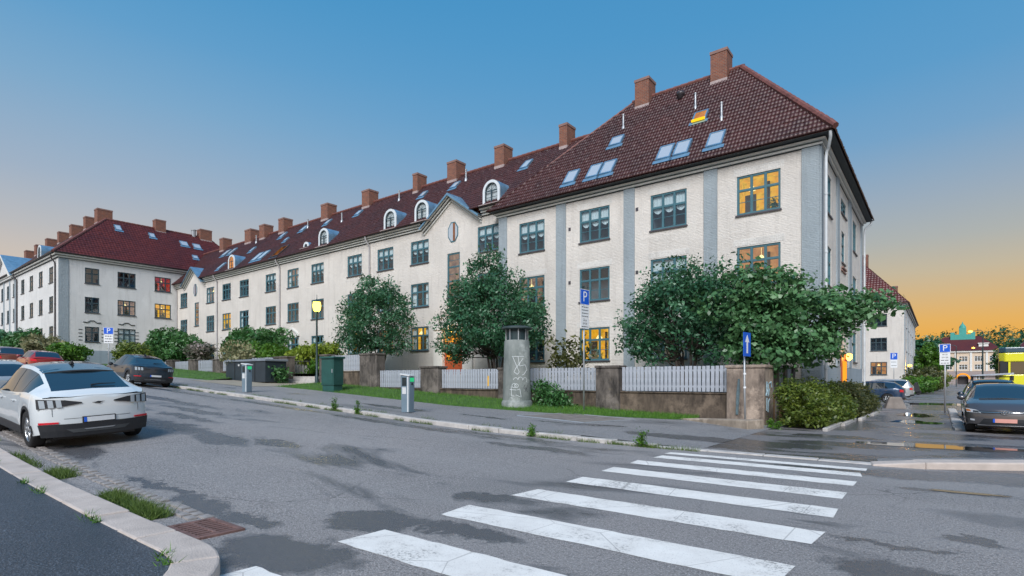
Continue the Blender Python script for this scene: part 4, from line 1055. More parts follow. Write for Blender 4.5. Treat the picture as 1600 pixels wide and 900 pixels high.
# --- buildings down the side street ----------------------------------------
FR = thing('apartment_building', 'white block farther down the side street, two wide windows facing us', 'building', (-12, 95, 0))
fw = []
for a in (-7.4, -12.4, -17.4):
    for j, (z0, z1) in enumerate(((8.6, 10.2), (5.35, 7.07), (2.15, 3.85))):
        fw.append(dict(u0=a+22, u1=a+1.85+22, z0=z0, z1=z1, kind='3', state='orange' if (a > -8 and j == 2) else 'dim', frame=M['frame_dark']))
facade(FR, (-22, 88, 0), 0, 22-3.7, 1.2, 11.2, fw, M['wall'])
sw2 = [dict(u0=u, u1=u+1.6, z0=z0, z1=z1, kind='2', frame=M['frame_dark']) for u in (5, 12, 19, 26, 33) for (z0, z1) in ((8.6, 10.2), (5.35, 7.07), (2.15, 3.85))]
facade(FR, (-3.7, 88, 0), R(90), 40, 1.2, 11.2, sw2, M['wall_far'])
part(FR, MB().box(-22, -3.68, 87.95, 88.3, -.3, 1.2).box(-4, -3.65, 88.3, 128, -.3, 1.2), 'plinth', M['plinth'])
for u in (0.003, 9, 23, 37): part(FR, MB().box(u, u+.7, -.08, .02, 1.21, 11.2), 'pilaster', M['pilaster'], R(90), (-3.7, 88, 0))
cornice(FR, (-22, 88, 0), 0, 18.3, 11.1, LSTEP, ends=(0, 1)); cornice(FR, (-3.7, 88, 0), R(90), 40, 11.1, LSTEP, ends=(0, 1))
tile_roof(FR, (0, 87.5, 11.5), (1, 0, 0), (0, 5.2, 6.2), (-22, -3.2), (-22, -8.4), math.hypot(5.2, 6.2), M['tile_red'], tw=.35, rh=.45, seed=31)
tile_roof(FR, (-3.2, 0, 11.5), (0, 1, 0), (-5.2, 0, 6.2), (87.5, 128.5), (92.7, 123), math.hypot(5.2, 6.2), M['tile'], tw=.5, rh=.5, seed=32)
part(FR, MB().poly((-22, 92.7, 17.68), (-8.4, 92.7, 17.68), (-8.4, 123, 17.68), (-22, 123, 17.68)).poly((-22, 87.5, 11.45), (-3.2, 87.5, 11.45), (-8.4, 92.7, 17.6), (-22, 92.7, 17.6)).poly((-3.2, 87.5, 11.45), (-3.2, 128, 11.45), (-8.4, 123, 17.6), (-8.4, 92.7, 17.6)), 'roof_deck', M['ridge'])
chimney(FR, -8.6, 93.2, 16.5, 19.2, 1.0, 1.0); chimney(FR, -5.3, 99, 13.5, 15.2, .7, .8)
wall_lamp(FR, (-3.25, 92.0, 3.4), 120, (1, .5, .1), M['warmglow'], .22)

SC = thing('school_building', 'distant cream building with a red hip roof and a green copper turret', 'building', (6, 220, 0))
M['cream'] = pmat('cream_render', (0.62, 0.50, 0.38), .8, .1); M['taupe'] = pmat('taupe_base', (0.30, 0.25, 0.24), .8, .1)
M['copper'] = pmat('copper_green', (0.05, 0.30, 0.26), .6, .15)
SY = 215.0; sx0, sx1 = -3.5, 14.0
scw = []
for u in (0.9, 4.4, 8.0, 11.6, 15.0):
    for (z0, z1) in ((4.4, 5.9), (6.9, 8.4)): scw.append(dict(u0=u, u1=u+2.0, z0=z0, z1=z1, kind='3', frame=M['frame_white'], sill=False))
facade(SC, (sx0, SY, 0), 0, sx1-sx0, 3.9, 9.7, scw, M['cream'])
scb = [dict(u0=u, u1=u+2.0, z0=1.1, z1=2.9, kind='3', frame=M['frame_white'], state='yellow' if u < 6 else 'dim', sill=False) for u in (0.9, 4.4, 12.0)]
scb.append(dict(u0=7.6, u1=10.2, z0=0.0, z1=2.4, nowin=True))
facade(SC, (sx0, SY-.25, 0), 0, sx1-sx0, 0, 3.85, scb, M['taupe'])
part(SC, MB().box(sx0+7.6, sx0+10.2, SY+1.2, SY+1.3, 0, 2.4), 'archway', M['gutter'])
ar = MB()
for k in range(8):
    a, b = PI*k/8, PI*(k+1)/8
    ar.poly((sx0+8.9+1.4*math.cos(a), SY-.3, 1.5+1.4*math.sin(a)), (sx0+8.9+1.85*math.cos(a), SY-.3, 1.5+1.85*math.sin(a)), (sx0+8.9+1.85*math.cos(b), SY-.3, 1.5+1.85*math.sin(b)), (sx0+8.9+1.4*math.cos(b), SY-.3, 1.5+1.4*math.sin(b)))
part(SC, ar, 'arch_lit', M['doorglow'])
for u in (3.5, 7.2, 10.8, 14.4): part(SC, MB().box(sx0+u-.25, sx0+u+.25, SY-.2, SY, 3.9, 9.6), 'pilaster', M['white_trim'])
part(SC, MB().box(sx0-.3, sx1+.3, SY-.4, SY+14, 9.6, 10.1), 'cornice_band', M['white_trim'])
part(SC, MB().add([(sx0-.5, SY-.6, 10.1), (sx1+.5, SY-.6, 10.1), (sx1+.5, SY+14, 10.1), (sx0-.5, SY+14, 10.1), (sx0+4.5, SY+4, 14.6), (sx1-4.5, SY+4, 14.6), (sx1-4.5, SY+9, 14.6), (sx0+4.5, SY+9, 14.6)], [(0, 1, 5, 4), (1, 2, 6, 5), (2, 3, 7, 6), (3, 0, 4, 7), (4, 5, 6, 7)]), 'roof', M['tile_red'])
part(SC, MB().box(sx0+6.0, sx1-5.6, SY+3, SY+6, 13.6, 15.2).box(sx0+6.0, sx0+7, SY+3, SY+4.2, 15.2, 15.9).box(sx1-6.6, sx1-5.6, SY+3, SY+4.2, 15.2, 15.9).box(sx0+8.1, sx1-7.7, SY+3.2, SY+5, 15.2, 17.2).lathe([(.9, 17.2), (.75, 17.8), (.2, 18.6), (.05, 19.2)], 8, 'z', (sx0+8.95, SY+4.1, 0)), 'turret', M['copper'])
for u in (2.3, 12.6): part(SC, MB().box(sx0+u, sx0+u+2.2, SY+.6, SY+3, 10.9, 12.1).box(sx0+u-.2, sx0+u+2.4, SY+.4, SY+3, 12.1, 12.35), 'roof_dormer', M['white_trim'])
part(SC, MB().box(sx0+.1, sx1-.1, SY+13.6, SY+13.9, 0, 9.9).box(sx0+.1, sx0+.4, SY+.3, SY+13.6, 0, 9.9).box(sx1-.4, sx1-.1, SY+.3, SY+13.6, 0, 9.9), 'rear_wall', M['cream'])
H2 = thing('house', 'distant low house with a dark red roof beside the copper turret building', 'house', (-14, 240, 0))
part(H2, MB().box(-19, -7, 236, 248, 0, 9), 'wall', M['taupe'])
part(H2, MB().add([(-19.6, 235.4, 9), (-6.4, 235.4, 9), (-6.4, 248.6, 9), (-19.6, 248.6, 9), (-13, 240, 14), (-13, 244, 14)], [(0, 1, 4), (1, 2, 5, 4), (2, 3, 5), (3, 0, 4, 5)]), 'roof', M['tile_red'])
H3 = thing('house', 'distant red roofed house among trees, half hidden at the right edge', 'house', (26, 236, 0))
part(H3, MB().box(19, 33, 232, 244, 0, 10.5), 'wall', M['cream']); part(H3, MB().add([(18.4, 231.4, 10.5), (33.6, 231.4, 10.5), (33.6, 244.6, 10.5), (18.4, 244.6, 10.5), (22, 238, 14.5), (30, 238, 14.5)], [(0, 1, 5, 4), (1, 2, 5), (2, 3, 4, 5), (3, 0, 4)]), 'roof', M['tile_red'])

# ------------------------------------------------------------------ garden walls with pickets
PKW, PKH = 0.125, 0.95
PK = MB().prism_y([(-PKW/2, 0), (PKW/2, 0), (PKW/2, PKH), (-PKW/2, PKH)], -.012, .012).mesh('picket', M['picket'])
def pillar(parent, x0, x1, y0, y1, z0, z1, mat=None):
    o = part(parent, MB().box(x0, x1, y0, y1, z0, z1-.08), 'pillar', mat or M['pillar'], bevel=.03)
    MB().box(x0-.04, x1+.04, y0-.04, y1+.04, z1-.08, z1+.03).build('pillar_cap', mat or M['pillar'], o, bevel=.025)
    return o
def panel(parent, x0, x1, y, zb, zt, rot=0, step=0.163):
    """base wall, two rails and every picket between two pillars (along x, or along y when rot)"""
    L = x1-x0; n = max(2, int(round(L/step)))
    for k in range(n):
        u = x0+(k+.5)*L/n
        o = link('picket', PK, parent, (Vector((u, y, zb+.03)) if not rot else Vector((y, u, zb+.03)))-parent.location, R(90) if rot else 0)
        o.rotation_euler = (random.uniform(-.012, .012), random.uniform(-.012, .012), o.rotation_euler[2]); o.scale = (L/n/step, 1, (zt-zb)/PKH+random.uniform(-.008, .008))
    for dz in (.18, .78):
        mb = MB().box(x0, x1, y+.014, y+.055, zb+dz, zb+dz+.07) if not rot else MB().box(y-.055, y-.014, x0, x1, zb+dz, zb+dz+.07)
        part(parent, mb, 'fence_rail', M['picket'])
def basewall(parent, x0, x1, y, z0a, z0b, zt):
    mb = MB(); mb.add([(x0, y-.14, z0a), (x1, y-.14, z0b), (x1, y+.14, z0b), (x0, y+.14, z0a), (x0, y-.14, zt), (x1, y-.14, zt), (x1, y+.14, zt), (x0, y+.14, zt)], [(0,3,2,1),(4,5,6,7),(0,1,5,4),(1,2,6,5),(2,3,7,6),(3,0,4,7)])
    part(parent, mb, 'wall_section', M['oldwall'])
    part(parent, MB().box(x0, x1, y-.19, y+.19, zt, zt+.05), 'coping', M['oldwall'], bevel=.015)

FY = 20.5
GW = thing('garden_wall', 'stained render garden wall with pale pickets, from the corner pillar up to the step', 'wall', (-15, FY, 0))
pill = [(-5.98, -4.72, 2.06), (-11.28, -10.24, 2.12), (-16.5, -15.0, 2.1), (-21.85, -20.5, 2.24), (-27.05, -25.5, 3.06)]
for i, (a, b, zt) in enumerate(pill): pillar(GW, a, b, FY-.32 if i else FY-.42, FY+.32 if i else FY+.85, zs((a+b)/2)-.2, zt, None if i else M['corner_pillar'])
for (a, b) in ((-10.24, -5.98), (-15.0, -11.28), (-20.5, -16.5), (-25.5, -21.85)):
    basewall(GW, a, b, FY, zs(a)-.2, zs(b)-.2, 1.05); panel(GW, a+.03, b-.03, FY-.06, 1.10, 2.05)
part(GW, MB().box(-17.35, -17.27, FY-.085, FY-.074, 1.25, 1.75), 'yellow_marker', pmat('marker_yellow', (.75, .42, .05), .5, .1))
GW2 = thing('garden_wall', 'short raised garden wall with pickets between the tall pillar and the gate', 'wall', (-29, FY, 1))
basewall(GW2, -30.3, -27.05, FY, zs(-30.3)-.2, zs(-27)-.2, 2.03); panel(GW2, -30.25, -27.1, FY-.06, 2.08, 3.02)
pillar(GW2, -31.2, -30.3, FY-.32, FY+.32, zs(-31)-.2, 3.12)
GW3 = thing('garden_wall', 'garden wall with pickets and pillars beyond the gate, behind the dark container', 'wall', (-45, FY, 1.5))
pl3 = [(-36.8, -35.0, 3.12), (-41.5, -40.2, 3.15), (-46.1, -44.8, 3.16), (-50.6, -49.2, 3.22), (-55.2, -53.9, 3.27), (-60.0, -58.7, 3.4)]
for a, b, zt in pl3: pillar(GW3, a, b, FY-.3, FY+.3, zs(a)-.2, zt)
for (a, b) in zip(pl3[1:], pl3): basewall(GW3, a[1], b[0], FY, zs(a[1])-.2, zs(b[0])-.2, 2.13); panel(GW3, a[1]+.02, b[0]-.02, FY-.06, 2.18, 3.1, 0, .2)
# side wall of the garden, towards the building corner
GWS = thing('garden_wall', 'side garden wall with rusty stained base and pickets behind the hedge', 'wall', (-4.9, 23.5, 0))
mb = MB().box(-5.2, -4.86, FY+.86, 26.0, -.2, 1.05); M['rustwall'] = wallstone('garden_wall_rusty', (0.30, 0.17, 0.06), (0.09, 0.065, 0.045), .6)
part(GWS, mb, 'wall_section', M['rustwall'])
for y_ in (22.2, 23.7, 25.2): pillar(GWS, -5.25, -4.8, y_, y_+.42, -.2, 2.1)
for a, b in ((FY+.9, 22.2), (22.62, 23.7), (24.12, 25.2)): panel(GWS, a, b, -4.9, 1.10, 2.05, 1)
gr = MB()
for pts in ([(0, .35, 1.1), (0, .30, 1.45), (0, .12, 1.5), (0, .1, 1.1)], [(0, .02, 1.02), (0, .18, 1.22), (0, .30, 1.0), (0, .45, 1.25)], [(0, .12, .5), (0, .14, .95)], [(0, .3, .45), (0, .34, .8), (0, .5, .9)], [(0, .5, 1.45), (0, .72, 1.5), (0, .8, 1.3)]):
    gr.tube([(-4.70, FY-.3+p[1], p[2]) for p in pts], .022, 5)
part(GW, gr, 'graffiti', M['graffiti_blue'])
part(GW, MB().tube([(-5.62, FY-.425, .35), (-5.58, FY-.425, 1.1), (-5.55, FY-.425, 1.6)], [.05, .07, .04], 5), 'paint_streak', pmat('paint_streak_slate', (.10, .15, .17), .8, .3, 8))
# low stone plinth in front of the end pillar
STP = tag(MB().add([(-7.5, 19.55, -.1), (-4.75, 18.1, -.1), (-4.45, 18.9, -.1), (-7.2, 20.1, -.1), (-7.5, 19.55, .17), (-4.75, 18.1, .30), (-4.45, 18.9, .30), (-7.2, 20.1, .17)], [(0,3,2,1),(4,5,6,7),(0,1,5,4),(1,2,6,5),(2,3,7,6),(3,0,4,7)]).build('stone_ledge', wallstone('ledge_stone', (.36, .30, .24), (.17, .14, .11), .1), bevel=.03), 'low pale stone ledge at the foot of the end pillar', 'ledge')

# gate with steps
GT = thing('iron_gate', 'open black iron garden gate behind the green cabinet', 'gate', (-33, 20.6, zs(-33)))
for gx_, sg in ((-34.7, 1), (-31.3, -1)):
    for k in range(6):
        part(GT, MB().tube([(gx_+sg*k*.13, 20.7+k*.12, 1.55), (gx_+sg*k*.13, 20.7+k*.12, 2.95)], .016, 6), 'gate_bar', M['iron'])
    for z_ in (1.65, 2.8): part(GT, MB().tube([(gx_, 20.7, z_), (gx_+sg*.65, 21.3, z_)], .02, 6), 'gate_rail', M['iron'])
ST = thing('garden_steps', 'worn stone steps leading up through the iron gate', 'steps', (-33, 20.4, zs(-33)))
for k in range(3): part(ST, MB().box(-34.9, -31.3, 19.9+k*.35, 20.3+k*.35+.3, zs(-33)-.1, zs(-33)+.25+k*.17), 'step', M['kerb'], bevel=.02)

# ------------------------------------------------------------------ street furniture
def text_mesh(body, size, name, mat, align='CENTER'):
    cu_ = bpy.data.curves.new(name, 'FONT'); cu_.body = body; cu_.size = size; cu_.align_x = align; cu_.align_y = 'CENTER'; cu_.extrude = .001
    ob = bpy.data.objects.new(name, cu_); COL.objects.link(ob)
    bpy.context.view_layer.update()
    me = bpy.data.meshes.new_from_object(ob.evaluated_get(bpy.context.evaluated_depsgraph_get()))
    bpy.data.objects.remove(ob); me.materials.clear(); me.materials.append(mat); me.name = name; return me
def p_sign(name, label, x, y, z0, zt, face, w, h1, h2, rows, lean=0):
    t = thing(name, label, 'sign', (x, y, z0))
    pole = MB().tube([(0, 0, -.3), (0, 0, zt-z0-.02)], .036, 10).build('pole', M['galv'], t, smooth=True)
    hd = zt-z0
    pl_ = link('parking_plate', MB().box(-w/2, w/2, -.055, -.04, hd-h1, hd).mesh('parking_plate', M['signblue']), t, (0, 0, 0), face)
    e = .018
    MB().box(-w/2, w/2, -.058, -.0555, hd-h1, hd-h1+e).box(-w/2, w/2, -.058, -.0555, hd-e, hd).box(-w/2, -w/2+e, -.058, -.0555, hd-h1+e, hd-e).box(w/2-e, w/2, -.058, -.0555, hd-h1+e, hd-e).build('rim', M['signwhite'], pl_)
    L_ = link('letter', text_mesh('P', h1*.95, 'letter', M['signwhite']), pl_, (0, -.0565, hd-h1/2)); L_.rotation_euler = (R(90), 0, 0)
    L_.data.transform(Matrix.Translation((0, 0, 0)))
    z_ = hd-h1-.02
    for hh, lines in rows:
        sp = link('sub_plate', MB().box(-w*.47, w*.47, -.055, -.042, z_-hh, z_).mesh('sub_plate', M['signwhite']), t, (0, 0, 0), face)
        n = len(lines)
        for i, (tx, sz) in enumerate(lines):
            if tx[0] == '#':      # lines of print too small to read
                rg = random.Random(i); mbl = MB(); u_ = -w*.36
                while u_ < w*.34:
                    l_ = rg.uniform(.05, .13); mbl.box(u_, min(u_+l_, w*.38), -.0562, -.0552, z_-hh*(i+.6)/(n+.2)-sz*.28, z_-hh*(i+.6)/(n+.2)+sz*.28); u_ += l_+.03
                mbl.build('lettering', M['signblack'], sp); continue
            q = link('lettering', text_mesh(tx, sz, 'lettering', M['signblack']), sp, (0, -.0565, z_-hh*(i+.6)/(n+.2))); q.rotation_euler = (R(90), 0, 0)
        z_ -= hh+.015
    return t
p_sign('parking_sign', 'tall blue parking sign with two white plates on the verge by the picket fence', -11.35, 19.35, zs(-11.35)+.12, 5.2, R(86), .62, .62, .9,
       [(.52, [('#', .06), ('#', .06), ('#', .06), ('#', .06)]), (.40, [('09-20', .10), ('(09-20)', .10), ('#', .06)])])
p_sign('parking_sign', 'blue parking sign beside the row of parked cars in the side street', .18, 33.0, 0, 3.24, R(-3), .42, .40, .57, [(.56, [('09-20', .085), ('(09-20)', .085), ('#', .05), ('#', .05)])])
p_sign('parking_sign', 'far parking sign behind the parked black car on the left', -46.0, 13.2, zs(-46)+.12, 5.2, R(62), .58, .48, .9, [(.6, [('#', .1), ('#', .1), ('#', .1)])])
p_sign('parking_sign', 'small distant parking sign in front of the far white block', -4.2, 77.0, 0, 4.6, 0, .7, .8, .9, [(.9, [('#', .1), ('#', .1)])])
OW = thing('one_way_sign', 'narrow blue one way sign on a thin leaning pole at the corner pillar', 'sign', (-5.05, 19.0, .24))
MB().tube([(.0, 0, -.2), (-.03, .02, .9), (-.05, .05, 2.85)], .032, 10).build('pole', M['galv'], OW, smooth=True)
for z_ in (1.05, 1.5): MB().tube([(-.03, .03, z_), (-.03, .03, z_+.06)], .045, 8).build('pole_band', M['signwhite'], OW)
pl_ = link('plate', MB().box(-.30, .30, -.06, -.045, 2.10, 2.88).mesh('plate', M['signblue']), OW, (0, 0, 0), R(84))
MB().prism_y([(-.06, 2.2), (.06, 2.2), (.06, 2.56), (.17, 2.56), (0, 2.8), (-.17, 2.56), (-.06, 2.56)], -.064, -.0605).build('arrow', M['signwhite'], pl_)

# advertising style vent column with graffiti
CO = thing('concrete_column', 'round concrete column with dark slatted cap and white graffiti on the verge', 'column', (-14.25, 18.7, zs(-14.25)+.1))
MB().lathe([(.66, -.2), (.66, .26), (.62, .34), (.60, .36), (.585, 1.2), (.56, 2.0), (.535, 2.85), (.50, 2.90), (.3, 2.92)], 36).build('shaft', M['colconc'], CO, smooth=True, auto=40)
MB().lathe([(.44, 2.9), (.44, 3.36)], 24).build('louvre', pmat('column_louvre', (.012, .03, .035), .6, .3, 20), CO)
for k in range(8):
    a = 2*PI*k/8; MB().box(-.02, .02, -.02, .02, 2.9, 3.38).build('cap_post', M['galv'], CO, (.47*math.cos(a), .47*math.sin(a), 0), a)
MB().lathe([(.62, 3.36), (.66, 3.39), (.66, 3.44), (.45, 3.50), (.05, 3.53)], 32).build('cap', M['colcap'], CO, smooth=True, auto=30)
def on_col(pts, r, mat, rad):
    mb = MB(); ca = math.atan2(-18.7, 14.25)
    def P(u, z):
        a = ca+u/.58; rr = .603-(z-.36)*.027; return (rr*math.cos(a), rr*math.sin(a), z)
    for st_ in pts:
        d = []
        for (a, b) in zip(st_, st_[1:]):
            for k in range(4): d.append((a[0]+(b[0]-a[0])*k/4, a[1]+(b[1]-a[1])*k/4))
        d.append(st_[-1]); mb.tube([P(*q) for q in d], rad, 5)
    mb.build('graffiti', mat, CO)
def arc(cx, cz, r, a0, a1, n=8, sx=1): return [(cx+sx*r*math.cos(R(a0+(a1-a0)*k/n)), cz+r*math.sin(R(a0+(a1-a0)*k/n))) for k in range(n+1)]
on_col([[(-.22, 2.2), (.32, 2.2)], [(-.18, 2.18), (.1, 1.55), (.02, 1.45), (-.12, 1.55), (-.05, 1.7), (.28, 2.12)], [(.05, 2.2), (.12, 1.8)], [(.12, 1.8), (.38, 1.85), (.48, 1.65), (.3, 1.45), (.22, 1.42)], arc(-.05, 1.22, .09, 180, 0), arc(.15, 1.24, .10, 180, -20), arc(.36, 1.22, .10, 180, -60),
        arc(-.12, .98, .09, 0, 360, 10), arc(-.02, .98, .08, 0, 360, 10), [(-.3, .82), (-.02, .80)], [(-.24, .95), (-.22, .55), (-.1, .55)], [(.02, .8), (.12, .85), (.18, .5), (-.05, .6)], [(-.26, .48), (-.18, .46)]], 0, M['graffiti'], .008)
on_col([[(.3, 1.02), (.45, .75), (.5, .72)], arc(.38, .92, .09, 60, 360, 8), [(.5, 1.0), (.34, .72)]], 0, M['graffiti_dark'], .008)

def meter(x, y, label):
    t = thing('parking_meter', label, 'parking meter', (x, y, zpav(x, y)), R(10), 'parking ticket machines along the kerb')
    MB().prism_y([(-.17, 0), (.17, 0), (.19, .9), (.19, 1.28), (-.19, 1.34), (-.19, .9)], -.15, .15).build('body', M['meter'], t, bevel=.02)
    MB().box(.10, .15, -.158, -.151, .02, 1.28).build('edge_trim', M['meter_pale'], t)
    MB().prism_y([(-.21, 1.345), (.21, 1.285), (.21, 1.335), (-.21, 1.395)], -.18, .18).build('top', M['meter_pale'], t, bevel=.01)
    MB().box(.1915, .20, -.11, .11, 1.10, 1.24).build('green_panel', M['meter_green'], t)
    MB().box(-.13, .06, -.160, -.151, .95, 1.25).build('screen', M['screen'], t)
    MB().box(-.12, .05, -.162, -.151, .66, .90).build('notice', M['meter_pale'], t)
    MB().lathe([(.04, .19), (.04, .215)], 12, 'x', (0, 0, 1.02)).build('coin_slot', M['screen'], t)
    return t
meter(-15.1, 13.35, 'slim blue grey parking meter by the kerb, nearest the crossing')
meter(-26.35, 13.15, 'slim blue grey parking meter in front of the dark container')

CB = thing('utility_cabinet', 'tall dark green utility cabinet standing on the grass by the raised fence', 'cabinet', (-25.5, 17.3, zs(-25.5)+.12), R(8))
MB().box(-.42, .42, -.3, .3, -.1, .35).build('base', M['cabinet'], CB, bevel=.01)
MB().box(-.46, .46, -.34, .34, .35, 1.75).build('body', M['cabinet'], CB, bevel=.015)
MB().box(-.53, .53, -.42, .42, 1.75, 1.86).build('roof', M['cabinet'], CB, bevel=.02)
MB().box(-.41, .41, -.352, -.341, .42, 1.70).build('door', M['cabinet'], CB); MB().box(.34, .40, -.37, -.353, 1.0, 1.2).build('handle', M['galv'], CB)
BN = thing('waste_container', 'long low dark container with grey lid behind the farther parking meter', 'container', (-35.9, 18.5, zs(-35.9)+.12), R(3))
MB().box(-2.35, 2.35, -.75, .75, -.05, 1.28).build('body', M['bin'], BN, bevel=.03)
MB().box(-2.45, 2.45, -.82, .82, 1.28, 1.42).build('lid', M['bin_lid'], BN, bevel=.03)
for x_ in (-1.2, 0, 1.2): MB().box(x_-.025, x_+.025, -.765, -.751, 0, 1.26).build('door_gap', M['black'], BN)
for x_ in (-.7, .55): MB().box(x_-.08, x_+.08, -.775, -.752, 1.0, 1.12).build('sticker', M['meter_pale'], BN)

LP = thing('street_lamp', 'lit street lamp with yellow lantern on a slim dark post by the gate', 'lamp', (-31.15, 20.0, zs(-31)+.1))
MB().lathe([(.12, -.2), (.12, .6), (.075, .7), (.06, 2.6), (.05, 4.55), (.09, 4.6), (.09, 4.68)], 12).build('post', M['lamp_post'], LP, smooth=True, auto=40)
MB().lathe([(.13, 4.68), (.22, 4.8), (.25, 5.05), (.22, 5.28)], 14).build('lantern', M['lampglow'], LP, smooth=True)
MB().lathe([(.28, 5.28), (.24, 5.36), (.05, 5.46), (.018, 5.5), (.015, 5.75)], 14).build('lantern_cap', M['lamp_post'], LP, smooth=True, auto=40)
ld = bpy.data.lights.new('lamp_light', 'POINT'); ld.energy = 80; ld.color = (1, .80, .22); ld.shadow_soft_size = .28
lo = bpy.data.objects.new('lamp_light', ld); COL.objects.link(lo); lo.parent = LP; lo.location = (0, -.5, 4.9)

# drain grate
DG = thing('drain_grate', 'rusty iron drain grate in the gutter by the curved kerb', 'drain', (-6.17, 2.63, zroad(-6.2, 2.63)))
MB().box(-.36, .36, -.24, .24, .002, .0035).build('shaft', M['black'], DG)  # flat black sheet stands in for the darkness between the bars
f = MB(); f.box(-.37, .37, -.25, -.19, -.05, .024).box(-.37, .37, .19, .25, -.05, .024).box(-.37, -.31, -.19, .19, -.05, .024).box(.31, .37, -.19, .19, -.05, .024).box(-.31, .31, -.018, .018, -.05, .020)
f.build('frame', M['rust'], DG, bevel=.006)
bar = MB().box(-.02, .02, -.19, .19, .004, .019).mesh('bar', M['rust'])
for k in range(7): link('bar', bar, DG, (-.255+k*.085, 0, 0))
# service cover in the pavement
SL = thing('service_cover', 'large paved service cover of slabs with metal edge in the pavement', 'cover', (-10.4, 17.1, zpav(-10.4, 17)))
corn = [(-12.1, 15.9), (-9.15, 15.6), (-8.6, 18.2), (-11.6, 18.5)]
def bil(u, v): 
    a, b, c, d = [Vector(p) for p in corn]; p = (a*(1-u)+b*u)*(1-v)+(d*(1-u)+c*u)*v; return (p.x+10.4, p.y-17.1, zpav(p.x, p.y)-zpav(-10.4, 17))
for i in range(4):
    for j in range(2):
        g = .012; q = [bil(i/4+g, j/2+g*1.5), bil((i+1)/4-g, j/2+g*1.5), bil((i+1)/4-g, (j+1)/2-g*1.5), bil(i/4+g, (j+1)/2-g*1.5)]
        MB().add([(p[0], p[1], p[2]-.03) for p in q]+[(p[0], p[1], p[2]+.012) for p in q], [(0,3,2,1),(4,5,6,7),(0,1,5,4),(1,2,6,5),(2,3,7,6),(3,0,4,7)]).build('slab', M['slab'], SL, fix=True)
fr = MB(); cc = [bil(0, 0), bil(1, 0), bil(1, 1), bil(0, 1)]
for a, b in zip(cc, cc[1:]+cc[:1]): fr.tube([(a[0], a[1], a[2]+.006), (b[0], b[1], b[2]+.006)], .028, 5)
fr.build('metal_edge', M['galv'], SL)
CBK = tag(MB().add([(-.5, -.4, -.05), (.5, -.4, -.05), (.5, .4, -.05), (-.5, .4, -.05), (-.27, -.2, .62), (.27, -.2, .62), (.27, .2, .62), (-.27, .2, .62)], [(0,3,2,1),(4,5,6,7),(0,1,5,4),(1,2,6,5),(2,3,7,6),(3,0,4,7)]).build('concrete_block', M['slab'], None, (-1.95, 36.6, 0), .2, bevel=.05), 'tapered concrete block blocking the lane beside the dark blue car', 'block')

# distant street lamps
for i, (x_, y_, z_, lab) in enumerate(((4.0, 120, 9.2, 'distant lit street lamp hanging over the street, highest of the three'), (6.2, 170, 8.6, 'distant lit street lamp in front of the red school roof'), (1.0, 145, 8.0, 'distant street lamp above the parking sign in the side street'))):
    t = thing('street_lamp', lab, 'lamp', (x_, y_, 0), 0, 'far street lamps')
    MB().tube([(1.6, 0, 0), (1.6, 0, z_+.2), (1.3, 0, z_+.5), (.3, 0, z_+.4)], [.09, .07, .05, .04], 8).build('post', M['lamp_post'], t)
    MB().lathe([(.1, z_+.2), (.30, z_+.28), (.27, z_+.4), (.08, z_+.5)], 10).build('lamp_head', M['warmglow'] if i < 2 else M['signwhite'], t)

# ------------------------------------------------------------------ vegetation
def leaf_cloud(name, parent, lobes, n, size, mat, seed, shell=0.55, per=16, spread=0.17, up=0.35, droop=0.0, ratio=0.5, kind=None, zmin=None, gaps=True):
    rng = np.random.default_rng(seed)
    vol = np.array([l[1][0]*l[1][1]*l[1][2] for l in lobes])**0.72; pr = vol/vol.sum()
    nc = max(3, n//per)
    li = rng.choice(len(lobes), nc, p=pr)
    C = np.array([l[0] for l in lobes], float)[li]; RR = np.array([l[1] for l in lobes], float)[li]
    d = rng.normal(size=(nc, 3)); d /= np.linalg.norm(d, axis=1)[:, None]
    r = shell + (1.03-shell)*rng.random(nc)**0.6
    sh = rng.random(nc) < .10; r[sh] *= 1.08+.22*rng.random(sh.sum())
    P = C + d*RR*r[:, None]
    if nc > 400 and size < .25 and gaps:      # natural gaps in the crown
        ph = rng.random(3)*6; sc = 1.0/max(.35, RR[:, 0].mean()*.42)
        g = np.sin(P[:, 0]*2.3*sc+ph[0])+np.sin(P[:, 1]*2.0*sc+ph[1])+np.sin(P[:, 2]*2.6*sc+ph[2])+.5*np.sin(P[:, 0]*5.1*sc+P[:, 2]*4.3*sc)
        ok = g > -1.2; P, d, RR = P[ok], d[ok], RR[ok]; nc = len(P)
    ctr = P
    # leaves around each twig
    P = np.repeat(P, per, 0) + rng.normal(size=(nc*per, 3))*np.array([spread, spread, spread*.8])
    out = np.repeat(d*RR, per, 0); out /= np.linalg.norm(out, axis=1)[:, None]+1e-9
    N = out*0.5 + rng.normal(size=P.shape)*0.42 + np.repeat(rng.normal(size=(nc, 3))*.5, per, 0) + np.array([0, 0, up]); N /= np.linalg.norm(N, axis=1)[:, None]
    T = rng.normal(size=P.shape) + np.array([0, 0, -droop]) + out*.4; T -= N*np.sum(T*N, 1)[:, None]; T /= np.linalg.norm(T, axis=1)[:, None]
    B = np.cross(N, T); s = size*(0.45+1.05*rng.random(len(P))**1.4)[:, None]
    V = np.stack([P-T*s*.5, P+B*s*ratio*.5-T*s*.05+N*s*.06, P+T*s*.55, P-B*s*ratio*.5-T*s*.05+N*s*.06], 1)
    if zmin is not None:
        ok = V[:, :, 2].min(1) > zmin; V = V[ok]; k = np.nonzero(ok)[0]
    else: k = np.arange(len(P))
    nf = len(V); F = np.arange(nf*4).reshape(-1, 4)
    tw = np.repeat(rng.random(nc), per)[k]; tone = np.clip(.62*tw**1.3+.38*rng.random(nf), 0, 1)
    me = fast_mesh(name, V.reshape(-1, 3), F, mat, tone)
    o = link(name, me, parent)
    if kind: tag(o, kind=kind)
    return o, ctr

